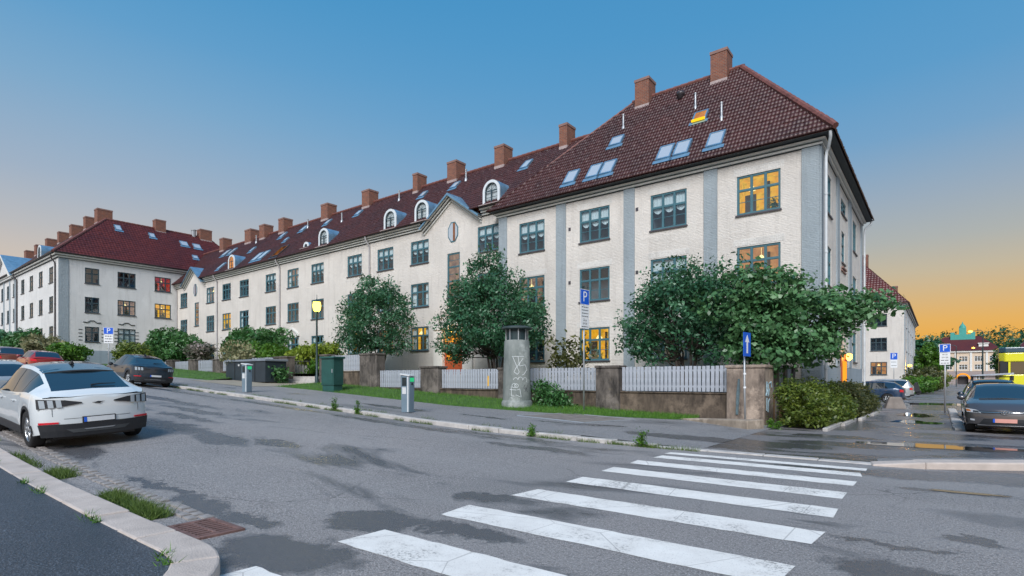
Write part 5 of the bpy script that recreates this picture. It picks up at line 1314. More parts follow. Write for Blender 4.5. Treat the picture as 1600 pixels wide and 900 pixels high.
def limbs(parent, base, tips, r0, mat, seed, stems=4, h0=0.5, name='trunk', wob=.18):
    rng = random.Random(seed); mb = MB(); base = Vector(base)
    roots = []
    for s in range(stems):
        a = 2*PI*s/stems+rng.uniform(-.4, .4)
        top = base+Vector((math.cos(a)*h0*.55, math.sin(a)*h0*.55, h0*2.0*rng.uniform(.8, 1.15)))
        st = base+Vector((math.cos(a)*r0*.9, math.sin(a)*r0*.9, -.25))
        mid = (st+top)/2+Vector((rng.uniform(-.1, .1), rng.uniform(-.1, .1), 0))
        mb.tube([st, mid, top], [r0, r0*.75, r0*.55], 8); roots.append((top, r0*.55))
    for t in tips:
        t = Vector(t); b, rr = min(roots, key=lambda q: (q[0]-t).length+rng.random()*.8)
        pts = [b]; n = 5
        for k in range(1, n+1):
            f = k/n; p = b.lerp(t, f); p.z += math.sin(PI*f)*-.12*(t-b).length*.4
            if k < n: p += Vector((rng.uniform(-wob, wob), rng.uniform(-wob, wob), rng.uniform(-wob, wob)))
            pts.append(p)
        mb.tube(pts, [rr*.8*(1-k/n*.9) for k in range(n+1)], 6)
    return mb.build(name, mat, parent, smooth=True, uv=False)

def tree(name, label, cat, base, lobes, n, size, leaf, seed, r0=.09, stems=4, h0=.6, tips=40, bark='bark', group=None, **kw):
    t = thing(name, label, cat, base, 0, group); b = Vector(base)
    lb = [((l[0][0]-b.x, l[0][1]-b.y, l[0][2]-b.z), l[1]) for l in lobes]
    _, ctr = leaf_cloud('crown', t, lb, n, size, M[leaf], seed, **kw)
    rng = np.random.default_rng(seed+1); tp = ctr[rng.choice(len(ctr), min(tips, len(ctr)), replace=False)]
    c0 = np.array(lb[0][0]); tp = c0+(tp-c0)*.92
    limbs(t, (0, 0, 0), [tuple(p) for p in tp], r0, M[bark], seed, stems, h0)
    return t
def lobed(c, r, k, seed, f=.66, rr=.40):
    k = int(k*1.8)
    rng = random.Random(seed); L = [(c, tuple(x*.68 for x in r))]
    for i in range(k):
        a = 2*PI*i/k+rng.uniform(-.3, .3); e = rng.uniform(-.5, .75)
        L.append(((c[0]+r[0]*f*math.cos(a)*math.cos(e), c[1]+r[1]*f*math.sin(a)*math.cos(e), c[2]+r[2]*f*math.sin(e)*1.1), tuple(x*rr*rng.uniform(.85, 1.2) for x in r)))
    return L
tree('garden_tree', 'round dark leafed tree behind the fence left of the gabled entrance', 'tree', (-28.6, 23, 1.9), [((-29.3, 23, 5.5), (2.0, 1.8, 1.9)), ((-29.3, 23, 7.3), (1.3, 1.2, 1.0)), ((-28.2, 23, 7.0), (1.1, 1.1, .9)), ((-30.5, 23, 6.8), (1.2, 1.1, .9)), ((-27.2, 23, 6.1), (1.2, 1.1, 1.0)), ((-31.5, 23, 5.7), (1.3, 1.2, 1.1)), ((-26.8, 23, 4.9), (1.1, 1.1, .9)), ((-31.7, 23, 4.5), (1.1, 1.1, .9)), ((-27.6, 22.8, 3.9), (1.1, 1.0, .8)), ((-30.8, 22.8, 3.6), (1.1, 1.0, .7)), ((-29.2, 21.8, 5.2), (1.3, .8, 1.3)), ((-29.4, 22.4, 3.9), (1.0, .8, .7)), ((-26.5, 23, 3.6), (.6, .7, .4)), ((-30.0, 23, 8.0), (.5, .5, .5))], 21000, .18, 'leaf_dark', 11, .07, 5, .8, 60, shell=.35)
tree('garden_tree', 'large dark round tree behind the fence and the graffiti column', 'tree', (-18.9, 23, .95), [((-19.4, 23, 5.0), (2.4, 2.0, 2.0)), ((-19.7, 23, 7.0), (1.3, 1.2, 1.5)), ((-20.6, 23, 6.2), (1.4, 1.3, 1.2)), ((-18.5, 23, 6.5), (1.3, 1.3, 1.1)), ((-21.6, 23, 5.0), (1.4, 1.3, 1.2)), ((-17.4, 23, 5.4), (1.3, 1.3, 1.2)), ((-22.0, 23, 3.9), (1.2, 1.2, 1.1)), ((-16.9, 23, 4.2), (1.2, 1.2, 1.1)), ((-21.4, 22.6, 3.1), (.9, .9, .6)), ((-17.6, 22.7, 3.2), (.9, .9, .6)), ((-19.4, 21.6, 4.6), (1.5, 1.0, 1.4)), ((-20.2, 21.8, 5.9), (1.1, .9, .9)), ((-18.4, 21.9, 3.9), (1.0, .8, .7)), ((-19.3, 23, 8.0), (.6, .6, .7)), ((-16.4, 23, 4.9), (.6, .8, .6))], 38000, .165, 'leaf_dark', 12, .09, 6, .9, 80, shell=.35)
tree('garden_tree', 'dark spreading shrub tree behind the nearest picket panel', 'tree', (-8.5, 23, .95), [((-8.6, 23, 4.5), (2.0, 1.7, 1.5)), ((-7.3, 22.9, 5.0), (1.6, 1.6, 1.4)), ((-10.0, 23, 4.1), (1.4, 1.4, 1.3)), ((-8.6, 23, 5.4), (1.5, 1.4, 1.2)), ((-10.6, 23, 3.3), (.9, 1.0, .8)), ((-6.8, 23, 3.7), (1.1, 1.2, 1.1)), ((-9.6, 23.1, 5.1), (1.2, 1.2, 1.1)), ((-7.2, 22.3, 2.9), (1.2, .8, .7)), ((-9.8, 22.4, 2.8), (1.0, .7, .5))], 26000, .165, 'leaf_dark', 13, .10, 6, .8, 70, shell=.35)
tree('lilac_tree', 'broad lighter green lilac leaning over the side lane at the building corner', 'tree', (-5.6, 22.8, .95), [((-4.7, 22.6, 4.1), (1.9, 1.6, 1.5)), ((-6.0, 22.4, 4.3), (1.5, 1.5, 1.5)), ((-3.6, 22.8, 3.9), (1.3, 1.3, 1.1)), ((-5.2, 21.9, 3.2), (1.5, 1.2, 1.1)), ((-2.45, 23.2, 4.05), (.9, 1.0, .55)), ((-1.75, 23.6, 4.2), (.62, .8, .55)), ((-4.0, 22.0, 2.9), (1.1, 1.0, .9)), ((-5.4, 22.6, 5.0), (1.2, 1.2, .8)), ((-3.4, 22.3, 2.7), (.7, .8, .6)), ((-5.0, 21.6, 2.5), (1.3, .8, .7))], 21000, .18, 'leaf_lilac', 14, .10, 3, .7, 60, shell=.4, ratio=.72, up=.6)
tree('magnolia_shrub', 'thin open shrub behind the fence by the parking sign', 'shrub', (-14.4, 23.2, .95), [((-14.5, 23.2, 2.9), (1.0, .8, .9)), ((-14.0, 23.2, 2.2), (.8, .7, .6)), ((-15.0, 23.2, 2.2), (.6, .6, .6))], 900, .24, 'leaf_hedge_red', 15, .025, 5, .5, 30, shell=.3, per=9)
# bushes further left
tree('garden_bush', 'wide dark green bush in front of the far corner', 'bush', (-62, 23.4, 2.6), lobed((-62.3, 23.4, 4.7), (5.2, 1.8, 2.1), 8, 3), 15000, .30, 'leaf_mid', 16, .08, 4, .5, 30, shell=.5)
tree('garden_bush', 'reddish tinged green bush below the middle wing', 'bush', (-45.2, 23.4, 2.2), lobed((-45.2, 23.4, 4.1), (4.6, 1.7, 2.1), 8, 4), 15000, .27, 'leaf_mid', 17, .08, 4, .5, 30, shell=.5)
tree('garden_bush', 'fresh green lower bush beside the reddish tinged bush', 'bush', (-42.0, 22.6, 2.2), lobed((-42.0, 22.4, 3.4), (2.6, 1.2, 1.2), 5, 5), 6000, .24, 'leaf_fresh', 18, .05, 3, .3, 15, shell=.5)
tree('garden_bush', 'yellow green bush glowing under the street lamp', 'bush', (-35.2, 22.6, 2.0), lobed((-35.4, 22.6, 3.3), (2.5, 1.2, 1.0), 6, 6), 6500, .26, 'leaf_yellow', 19, .05, 3, .3, 15, shell=.5)
tree('garden_bush', 'loose green bush growing inside the iron gate', 'bush', (-33.4, 22.2, 1.9), lobed((-33.4, 22.0, 2.3), (1.5, .8, .8), 5, 7), 3000, .2, 'leaf_fresh', 20, .04, 3, .2, 10, shell=.5)
tree('flowering_shrub', 'pale pink flowering shrub above the far pickets', 'shrub', (-52.0, 22.2, 2.2), lobed((-52.4, 22.0, 4.0), (1.8, .9, .8), 5, 8), 2600, .28, 'leaf_pink', 21, .04, 3, .5, 15, shell=.5)
tree('small_tree', 'small thin tree with pale bark on the far verge by the container', 'tree', (-38.5, 18.4, zs(-38.5)+.15), [((-38.4, 18.4, 3.4), (1.35, 1.0, .8)), ((-37.6, 18.4, 3.0), (.9, .7, .6))], 1300, .22, 'leaf_cream', 22, .06, 2, .6, 24, 'barklight', shell=.4, per=8)
tree('front_bush', 'large dark bush at the far left edge in front of the left block', 'bush', (-72, 12.6, 3.1), lobed((-73, 12.7, 5.0), (3.6, 1.5, 1.7), 7, 9), 8000, .32, 'leaf_dark', 23, .07, 3, .5, 20, shell=.5)
tree('front_bush', 'rounded dark bush second from the left edge', 'bush', (-66.3, 12.9, 3.0), lobed((-66.6, 12.6, 4.8), (2.4, 1.3, 1.55), 6, 10), 8000, .3, 'leaf_mid', 24, .07, 3, .5, 20, shell=.5)
tree('front_bush', 'cream flowering bush before the left block corner', 'bush', (-62.5, 13.6, 2.9), lobed((-62.5, 13.2, 4.2), (2.0, 1.6, 1.2), 6, 11), 6500, .28, 'leaf_cream', 25, .06, 3, .4, 20, shell=.5)
tree('front_bush', 'bright green low bush right of the cream bush', 'bush', (-58.6, 14.2, 2.8), lobed((-58.6, 14.0, 3.8), (1.5, 1.3, 1.0), 6, 12), 5000, .26, 'leaf_fresh', 26, .06, 3, .3, 20, shell=.5)
tree('front_bush', 'straggly yellow green bush behind the black car', 'bush', (-55.5, 17.6, 2.8), lobed((-55.0, 17.6, 3.7), (3.2, 1.0, 1.2), 6, 13), 5000, .26, 'leaf_hedge', 27, .05, 3, .3, 20, shell=.45)
tree('ivy_bush', 'dark green ivy bush beside the concrete column', 'bush', (-13.3, 19.6, zs(-13.3)+.2), [((-13.25, 19.6, .75), (.62, .45, .6)), ((-12.8, 19.7, .6), (.5, .4, .4)), ((-13.5, 19.6, 1.1), (.35, .35, .3))], 3200, .14, 'leaf_mid', 28, .02, 3, .15, 12, shell=.4, per=8)
tree('laurel_bush', 'small glossy leafed plant at the foot of the gate pillar', 'bush', (-33.7, 18.9, zs(-33.7)+.12), [((-33.7, 18.9, zs(-33.7)+.6), (.7, .5, .5))], 900, .22, 'leaf_mid', 29, .02, 3, .1, 8, shell=.3, per=8)
# hedge along the side lane: four round bushes
for i, (x_, y_, rx, rz, leaf, lab) in enumerate(((-3.55, 20.7, .78, 1.05, 'leaf_hedge', 'nearest bushy yellow green hedge shrub by the corner pillar'), (-3.4, 23.3, .74, .95, 'leaf_hedge', 'second yellow green hedge shrub along the side lane'), (-3.2, 26.4, .7, .85, 'leaf_hedge_red', 'third hedge shrub with a reddish tint along the side lane'), (-3.1, 29.8, .66, .75, 'leaf_hedge_red', 'farthest hedge shrub before the dark blue car'))):
    tree('hedge_shrub', lab, 'hedge', (x_, y_, 0), [((x_, y_, .6), (rx*.85, 1.4, rz*.72)), ((x_-.35, y_-.5, 1.05), (rx*.6, .75, rz*.52)), ((x_+.1, y_+.7, 1.0), (rx*.55, .7, rz*.5)), ((x_+.5, y_-.2, .6), (rx*.55, .8, .5)), ((x_+.45, y_+.8, .45), (rx*.6, .6, .42)), ((x_+.3, y_-.95, .5), (rx*.65, .5, .45)), ((x_, y_, .2), (rx*.95, 1.4, .3))], 16000, .105, leaf, 40+i, .03, 4, .2, 30, group='hedge shrubs along the side lane', shell=.5, per=10, spread=.09, up=.7, zmin=0.02)
    kerb_stone(kerb, (x_+.85, y_-1.6), (x_+.87, y_+1.5), .14, 0, 0, .10, M['kerb'], 1)
# far trees down the side street
tree('street_tree', 'dark tall tree beside the far white block', 'tree', (-1.0, 150, 0), lobed((-2.0, 150, 6.3), (4.2, 4, 4.6), 9, 31), 7000, .75, 'leaf_dark', 51, .3, 1, 2.5, 25, shell=.45)
tree('street_tree', 'bright green columnar tree beside the lamp of the far block', 'tree', (-1.6, 120, 0), lobed((-1.6, 120, 5.0), (2.2, 2.2, 3.6), 6, 32), 5000, .45, 'leaf_fresh', 52, .2, 1, 1.2, 20, shell=.45)
tree('street_tree', 'tree in front of the distant school at its right corner', 'tree', (14.5, 190, 0), lobed((14.0, 190, 6.5), (3.6, 3, 4.5), 7, 33), 5000, .6, 'leaf_mid', 53, .3, 1, 2.0, 20, shell=.45)
for i, (x_, y_, rx, rz, leaf, lab) in enumerate(((-1.6, 82, 1.9, 1.9, 'leaf_hedge_red', 'rounded far hedge with dull red tint before the far block'), (-.6, 92, 1.8, 1.5, 'leaf_hedge', 'rounded far hedge farther along the same pavement'), (-1.9, 75, 1.7, 1.1, 'leaf_fresh', 'low green far hedge beside the scooter'))):
    tree('far_hedge', lab, 'hedge', (x_, y_, 0), lobed((x_, y_, rz*.75), (rx, 4, rz), 5, 34+i), 5000, .28, leaf, 54+i, .05, 3, .3, 15, shell=.5, zmin=.02, group='hedges before the far block')
lob = []
rg = random.Random(5)
for i in range(60): lob.append(((-60+i*3.5+rg.uniform(-3, 3), 330+rg.uniform(-10, 40), 15.5+3.0*math.sin(i*1.7)+rg.uniform(-1.5, 1.5)), (rg.uniform(7, 11), 8, rg.uniform(6, 8.5))))
lob += [((x_, 320, 3), (12, 6, 9)) for x_ in range(-60, 150, 10)] + [((x_, 325, 10), (10, 6, 7)) for x_ in range(-60, 150, 10)]
o, _ = leaf_cloud('far_wood', None, lob, 90000, 1.3, M['leaf_dark'], 60, shell=.5, per=10, spread=1.1); tag(o, 'wooded hillside of dark trees on the horizon at right', 'wood', kind='stuff')

# grass on the verges, weeds along the kerb
def blades(name, pts, hmin, hmax, wid, mat, seed, lean=.35):
    rng = np.random.default_rng(seed); P = np.array(pts); n = len(P)
    a = rng.random(n)*2*PI; hh = hmin+(hmax-hmin)*rng.random(n)**1.5
    D = np.stack([np.cos(a), np.sin(a), np.zeros(n)], 1); ln = rng.normal(0, lean, (n, 2))
    tip = P+np.stack([ln[:, 0]*hh, ln[:, 1]*hh, hh], 1)
    V = np.stack([P-D*wid/2, P+D*wid/2, tip], 1).reshape(-1, 3)
    me = fast_mesh(name, V, np.arange(n*3).reshape(-1, 3), mat, rng.random(n)); return me
rng = np.random.default_rng(77); pts = []
for x0, x1, dens in ((-14, -7.0, 520), (-22, -14, 340), (-30.3, -22, 240), (-60, -37.4, 110)):
    for _ in range(int((x1-x0)*3*dens)):
        x_ = rng.uniform(x0, x1); e = verge_edge(x_); y_ = e+rng.random()**1.1*(20.4-e)-.06
        pts.append((x_, y_, zverge(x_, y_)-.01))
o = link('verge_grass', blades('verge_grass', pts, .05, .17, .012, M['grass'], 1)); tag(o, 'green grass of the verge below the garden wall', 'grass', kind='stuff')
pts = []
def weed_line(x0, x1, y0, dens, zf, sp=.05):
    ph = rng.random(6)*6
    for _ in range(int(abs(x1-x0)*dens)):
        x_ = rng.uniform(x0, x1); g = math.sin(x_*2.3+ph[0])+.8*math.sin(x_*5.1+ph[1])+.5*math.sin(x_*.8+ph[2])
        if g > .15 and rng.random() < .9: y_ = y0+rng.normal()*sp; pts.append((x_, y_, zf(x_, y_)))
weed_line(-33, -4.2, 12.13, 260, zroad, .055); weed_line(-11.2, -6.75, 2.47, 1900, zroad, .075); weed_line(-9.4, -6.8, 2.50, 1900, zroad, .07); weed_line(-16, -10.5, 2.40, 250, zroad, .05)
weed_line(-33, -8, 12.5, 60, zpav, .05)
for cx, cy, k, s_ in ((-5.4, 12.16, 260, .12), (-6.2, 12.16, 200, .16), (-8.4, 12.15, 120, .1), (-17.6, 12.15, 240, .14), (-16.3, 12.15, 200, .12), (-19.5, 12.15, 160, .15)):
    for _ in range(k): x_ = cx+rng.normal()*s_; y_ = cy+rng.normal()*.05; pts.append((x_, y_, zroad(x_, y_)))
o = link('kerb_grass', blades('kerb_grass', pts, .03, .14, .012, M['weedgrass'], 2, .6)); tag(o, 'grass and weeds sprouting along the kerb stones', 'weeds', kind='stuff')
pts = []
for _ in range(5200):
    s_ = rng.random(); k = int(s_*(len(line)-1)); p = line[k]
    if p.x < -12: continue
    g = math.sin(cum[k]*2.7+1)+.7*math.sin(cum[k]*6.1)
    if g < .75: continue
    q = line[min(k+1, len(line)-1)]; d = (q-p).normalized() if (q-p).length > 0 else Vector((1, 0)); nn = Vector((d.y, -d.x)); pp = p+nn*(.37+rng.normal()*.03)
    pts.append((pp.x, pp.y, znear(pp.x)))
o = link('pavement_grass', blades('pavement_grass', pts, .03, .10, .012, M['grass'], 3, .6)); tag(o, 'grass tufts behind the near kerb', 'grass', kind='stuff')
def weed(x_, y_, z_, h, seed, lab, leaf='leaf_fresh'):
    t = thing('weed_plant', lab, 'weed', (x_, y_, z_), 0, 'weeds on the far kerb')
    mb = MB(); rg = random.Random(seed)
    for k in range(5):
        a = rg.uniform(0, 6.28); l = rg.uniform(.04, .16); mb.tube([(0, 0, -.03), (l*.5*math.cos(a), l*.5*math.sin(a), h*.6), (l*math.cos(a), l*math.sin(a), h*rg.uniform(.8, 1))], [.008, .006, .003], 5)
    mb.build('stem', M['leaf_hedge'], t)
    leaf_cloud('leaves', t, [((0, 0, h*.3), (.13, .1, h*.32)), ((.03, 0, h*.75), (.05, .05, h*.28))], 240, .07, M[leaf], seed, shell=.1, per=3, spread=.04)
weed(-5.55, 12.14, .0, .42, 1, 'tall leafy weed growing on the kerb by the crossing'); weed(-8.75, 12.14, .03, .34, 2, 'leafy weed on the kerb in front of the service cover'); weed(-17.8, 12.14, .42, .5, 3, 'taller leafy weed on the kerb left of the nearer meter'); weed(-16.4, 12.14, .34, .5, 4, 'leafy weed on the kerb just left of the nearer meter')
weed(-4.35, 19.3, 0, .32, 5, 'bright leafy weed at the foot of the corner pillar'); weed(-4.1, 19.1, 0, .25, 6, 'low leafy weed between corner pillar and hedge')

# ------------------------------------------------------------------ vehicles
def paintm(name, c, metal=0.0, rough=.32, coat=1.0):
    t = NT(name); p = t.pr(c, rough, metal, .5, None, coat); p.inputs['Coat Roughness'].default_value = .04; return t.m
M['carglass'] = NT('car_glass'); M['carglass'].pr((.012, .02, .026), .03, 0, 1.0).inputs['IOR'].default_value = 1.9; M['carglass'] = M['carglass'].m
M['trim'] = pmat('car_black_trim', (.014, .016, .02), .5, .1)
M['tyre'] = pmat('tyre_rubber', (.012, .012, .013), .8, .2, 30, .3, 60)
M['rim'] = pmat('alloy_rim', (.42, .44, .46), .3, .05, metal=.8)
M['taillens'] = pmat('tail_lens_clear', (.33, .38, .42), .12, .05)
M['redlens'] = pmat('reflector_red', (.55, .015, .03), .2, .05)
M['headlens'] = pmat('headlight_lens', (.5, .52, .55), .08, .1)
M['chrome'] = pmat('chrome', (.65, .66, .68), .12, .02, metal=1)
M['plate'] = pmat('number_plate', (.62, .64, .66), .5, .02); M['plate_red'] = pmat('number_plate_reddish', (.62, .30, .25), .5, .03)
M['darkgap'] = pmat('panel_gap', (.05, .055, .06), .7, 0)
M['indicator'] = pmat('indicator_amber', (.5, .16, .02), .2, .1)
SPEC = {
 'suv': dict(L=4.72, W=1.90, ax=(-1.44, 1.54), wr=.365, sill=.27, rg=(-2.06, -1.12), ws=(.52, 1.28), sw=(-1.62, 1.02), pil=((-.32, .07), (-1.12, .05)), lean=.30,
   top=[(-2.36, 1.02), (-2.2, 1.07), (-2.05, 1.14), (-1.2, 1.50), (-.6, 1.59), (0, 1.61), (.3, 1.59), (.6, 1.50), (1.25, 1.10), (1.5, 1.05), (2.0, .95), (2.28, .82), (2.36, .72)],
   belt=[(-2.36, .985), (-2.0, 1.06), (-1.4, 1.07), (-.6, 1.02), (.6, .98), (1.3, .99), (2.0, .88), (2.36, .66)],
   wt=[(-2.36, .74), (-2.05, .66), (-1.1, .585), (0, .62), (.5, .62), (1.25, .70), (2.0, .72), (2.36, .62)]),
 'hatch': dict(L=4.28, W=1.78, ax=(-1.22, 1.38), wr=.325, sill=.22, rg=(-2.02, -1.55), ws=(.35, 1.2), sw=(-1.65, .85), pil=((-.25, .07), (-1.05, .06)), lean=.06,
   top=[(-2.14, .94), (-2.05, 1.02), (-1.98, 1.12), (-1.6, 1.38), (-1.0, 1.45), (-.3, 1.47), (.15, 1.45), (.42, 1.37), (1.2, 1.0), (1.4, .96), (1.8, .88), (2.05, .75), (2.14, .64)],
   belt=[(-2.14, .90), (-1.6, .99), (-.6, .95), (.6, .91), (1.2, .92), (1.8, .82), (2.14, .60)],
   wt=[(-2.14, .68), (-1.6, .60), (-.5, .60), (.3, .61), (1.2, .70), (1.8, .68), (2.14, .60)]),
 'wagon': dict(L=4.6, W=1.82, ax=(-1.32, 1.42), wr=.345, sill=.25, rg=(-2.24, -1.95), ws=(.45, 1.25), sw=(-2.0, .95), pil=((-.2, .07), (-1.1, .07)), lean=.04,
   top=[(-2.3, 1.0), (-2.24, 1.08), (-1.97, 1.50), (-1.5, 1.57), (-.3, 1.60), (.2, 1.57), (.5, 1.48), (1.25, 1.08), (1.5, 1.03), (2.0, .92), (2.22, .8), (2.3, .7)],
   belt=[(-2.3, .95), (-1.6, 1.03), (-.6, 1.0), (.6, .97), (1.25, .99), (1.9, .86), (2.3, .64)],
   wt=[(-2.3, .70), (-1.9, .62), (-.5, .61), (.3, .62), (1.25, .71), (1.9, .70), (2.3, .62)]),
}
def smooth_curve(ctrl, xs, win=.14):
    c = np.array(ctrl); out = np.zeros(len(xs)); ks = np.linspace(-win, win, 9)
    for k in ks: out += np.interp(np.array(xs)+k, c[:, 0], c[:, 1])
    return out/len(ks)
WHEEL = {}
def wheel_meshes(r):
    if r in WHEEL: return WHEEL[r]
    w = .225
    ty = MB().lathe([(r*.66, -w/2+.01), (r*.90, -w/2-.006), (r*.975, -w/2+.02), (r, -w/2+.05), (r, w/2-.05), (r*.975, w/2-.02), (r*.90, w/2+.006), (r*.66, w/2-.01)], 30, 'y', cap=False).mesh('tyre', M['tyre'], True)
    rm = MB(); rm.lathe([(r*.67, -w/2+.012), (r*.63, -w/2+.03), (r*.62, w/2-.02)], 30, 'y', cap=False)
    rm.lathe([(.02, -w/2+.012), (r*.16, -w/2+.016), (r*.17, -w/2+.05)], 14, 'y')
    for k in range(10):
        a = 2*PI*k/10+(.1 if k % 2 else -.1); ca, sa = math.cos(a), math.sin(a); t = .022
        p = [(r*.12*ca-t*sa, r*.12*sa+t*ca), (r*.12*ca+t*sa, r*.12*sa-t*ca), (r*.65*ca+t*sa, r*.65*sa-t*ca), (r*.65*ca-t*sa, r*.65*sa+t*ca)]
        rm.add([(q[0], -w/2+.02, q[1]) for q in p]+[(q[0], -w/2+.055, q[1]) for q in p], [(0,1,2,3),(7,6,5,4),(0,4,5,1),(1,5,6,2),(2,6,7,3),(3,7,4,0)])
    dk = MB().lathe([(r*.64, -.02), (.01, -.02)], 24, 'y').mesh('brake_disc', M['trim'])
    WHEEL[r] = (ty, rm.mesh('rim', M['rim'], True), dk); return WHEEL[r]

def car(name, label, kind, x, y, yaw, paint, group=None, roofm=None, zf=zroad, detail=None, plate='plate', lowtrim=True, front=None):
    S = SPEC[kind]; L, hw0 = S['L'], S['W']/2
    # seat the car on the ground
    cy, sy = math.cos(yaw), math.sin(yaw); fwd = Vector((cy, sy, 0)); lat = Vector((-sy, cy, 0))
    def gz(dx, dy): p = Vector((x, y, 0))+fwd*dx+lat*dy; return zf(p.x, p.y)
    f3 = Vector((cy, sy, (gz(1.4, 0)-gz(-1.4, 0))/2.8)).normalized(); l3 = Vector((-sy, cy, (gz(0, .8)-gz(0, -.8))/1.6)); n3 = f3.cross(l3).normalized(); l3 = n3.cross(f3)
    t = thing(name, label, 'car', (x, y, (gz(1.4, .8)+gz(1.4, -.8)+gz(-1.4, .8)+gz(-1.4, -.8))/4), 0, group)
    t.rotation_euler = Matrix((f3, l3, n3)).transposed().to_euler()
    xs = set(np.round(np.linspace(-L/2, L/2, 45), 3).tolist()); Ra = S['wr']+.045
    for a in S['ax']:
        for k in range(-8, 9): xs.add(round(a+Ra*math.sin(R(k*11.2)), 3))
    for v in S['rg']+S['ws']+S['sw']: xs.add(round(v, 3))
    for p, w in S['pil']: xs |= {round(p-w/2, 3), round(p+w/2, 3)}
    xs = sorted(xs); xs = [v for i, v in enumerate(xs) if i == 0 or v-xs[i-1] > .006]
    top = smooth_curve(S['top'], xs, .07); belt = smooth_curve(S['belt'], xs); wt = smooth_curve(S['wt'], xs)
    def bend(xx, yy, z):
        e = L/2-abs(xx)
        w = max(0, 1-e/.7); yn = min(1, abs(yy)/hw0)
        if xx < 0: return w*w*(.27*yn**2.7 + S['lean']*.45*max(0, z-.78)**1.0 + .10*max(0, .42-z))
        return -w*w*(.34*yn**2.4 + .25*max(0, z-.55) + .12*max(0, .35-z))
    prof = []
    for i, xx in enumerate(xs):
        e = L/2-abs(xx); hw = hw0*(1-.10*max(0, 1-e/.55)**2)*(1-.012*max(0, 1-abs(xx-(-1.2))/1.0)*-1)
        zl = S['sill']+.06*max(0, 1-e/.5)
        for a in S['ax']:
            if abs(xx-a) < Ra: zl = max(zl, S['wr']+math.sqrt(max(0, Ra*Ra-(xx-a)**2)))
        zb, zt, w = belt[i], max(top[i], belt[i]+.02), min(wt[i], hw-.06)
        ze = zt-min(.06, (zt-zb)*.35)
        p4 = (hw*.945, zb+.015)
        P = [(hw*.965, zl), (hw*.995, zl+.28*(zb-zl)), (hw*1.0, zl+.62*(zb-zl)), (hw*.97, zl+.93*(zb-zl)), (hw*.955, zb), p4]
        for f_ in (.5, .9): P.append((p4[0]+(w-p4[0])*f_+.02*math.sin(PI*f_), p4[1]+(ze-p4[1])*f_))
        P += [(w*.97, ze+.012), (w*.6, zt-.012), (0, zt)]
        prof.append([(xx+bend(xx, yy, z), yy, z) for yy, z in P])
    parts = {}
    def addf(k, sgn, i, j):
        if k in ('side_window', 'window_pillar'): k = (k, sgn, sum(xs[i]+1e-4 >= p for p, w in S['pil']))
        q = [prof[i][j], prof[i+1][j], prof[i+1][j+1], prof[i][j+1]]; q = [(p[0], p[1]*sgn, p[2]) for p in q]
        parts.setdefault(k, MB()).add(q, [(3, 2, 1, 0) if sgn > 0 else (0, 1, 2, 3)])
    nj = len(prof[0])
    for i in range(len(xs)-1):
        m = (xs[i]+xs[i+1])/2
        for j in range(nj-1):
            k = 'body'
            if j in (5, 6) and S['sw'][0] < m < S['sw'][1] and not any(abs(m-p) < w/2 for p, w in S['pil']): k = 'side_window'
            elif j in (5, 6) and S['sw'][0] < m < S['sw'][1]: k = 'window_pillar'
            elif j >= 8 and S['ws'][0] < m < S['ws'][1]: k = 'windscreen'
            elif j >= 8 and S['rg'][0] < m < S['rg'][1]: k = 'rear_window'
            elif j >= 8 and S['rg'][1] <= m <= S['ws'][0]: k = 'roof'
            for sgn in (1, -1): addf(k, sgn, i, j)
    # end caps
    for end in (0, -1):
        P = prof[end]; rows = []; xe = xs[end]
        for j in range(0, nj):
            if j in (5, 6, 7, 8, 9): continue
            yy, z = P[j][1], P[j][2]
            rows.append([(xe+bend(xe, yy*u, z), yy*u, z) for u in np.linspace(-1, 1, 17)])
        mb = MB().grid(rows)
        if end == 0: mb.f = [tuple(reversed(f)) for f in mb.f]
        b = parts['body']; b.add(mb.v, mb.f)
    mats = {'body': paint, 'roof': roofm or paint, 'side_window': M['carglass'], 'windscreen': M['carglass'], 'rear_window': M['carglass'], 'window_pillar': M['trim']}
    for k, mb in parts.items():
        k = k[0] if isinstance(k, tuple) else k
        mb.build(k, mats[k], t, smooth=True, fix=True, uv=False, auto=38)
    MB().box(-L/2+.25, L/2-.3, -hw0*.70, hw0*.70, .19, .80).build('underbody', M['trim'], t)
    ty, rm, dk = wheel_meshes(S['wr'])
    for a in S['ax']:
        for sg in (1, -1):
            w = link('wheel', dk, t, (a, sg*(hw0-.135), S['wr']), PI if sg > 0 else 0)
            link('tyre', ty, w); link('rim', rm, w)
        for sg in (1, -1):
            m = MB(); n = 14; r0, r1 = Ra-.012, Ra+.05; yy = sg*(hw0*.985+.012)
            outr, inr = [], []
            for k in range(n+1):
                an = R(-6+192*k/n); outr.append((a+r1*math.cos(an), yy-sg*.03*(1 if True else 0)*abs(math.cos(an))*.2, S['wr']+r1*math.sin(an))); inr.append((a+r0*math.cos(an), yy, S['wr']+r0*math.sin(an)))
            m.grid([outr, inr]); m.grid([inr, [(p[0], p[1]-sg*.1, p[2]) for p in inr]]); 
            if lowtrim: m.build('arch_trim', M['trim'] if lowtrim == 2 else paint, t, smooth=True)
    if lowtrim == 2:
        for sg in (1, -1): MB().box(S['ax'][0]+Ra, S['ax'][1]-Ra, min(sg*hw0*.93, sg*(hw0*.985+.012)), max(sg*hw0*.93, sg*(hw0*.985+.012)), S['sill']-.04, S['sill']+.14).build('sill_trim', M['trim'], t, bevel=.02)
    xr0, xf0 = -L/2, L/2
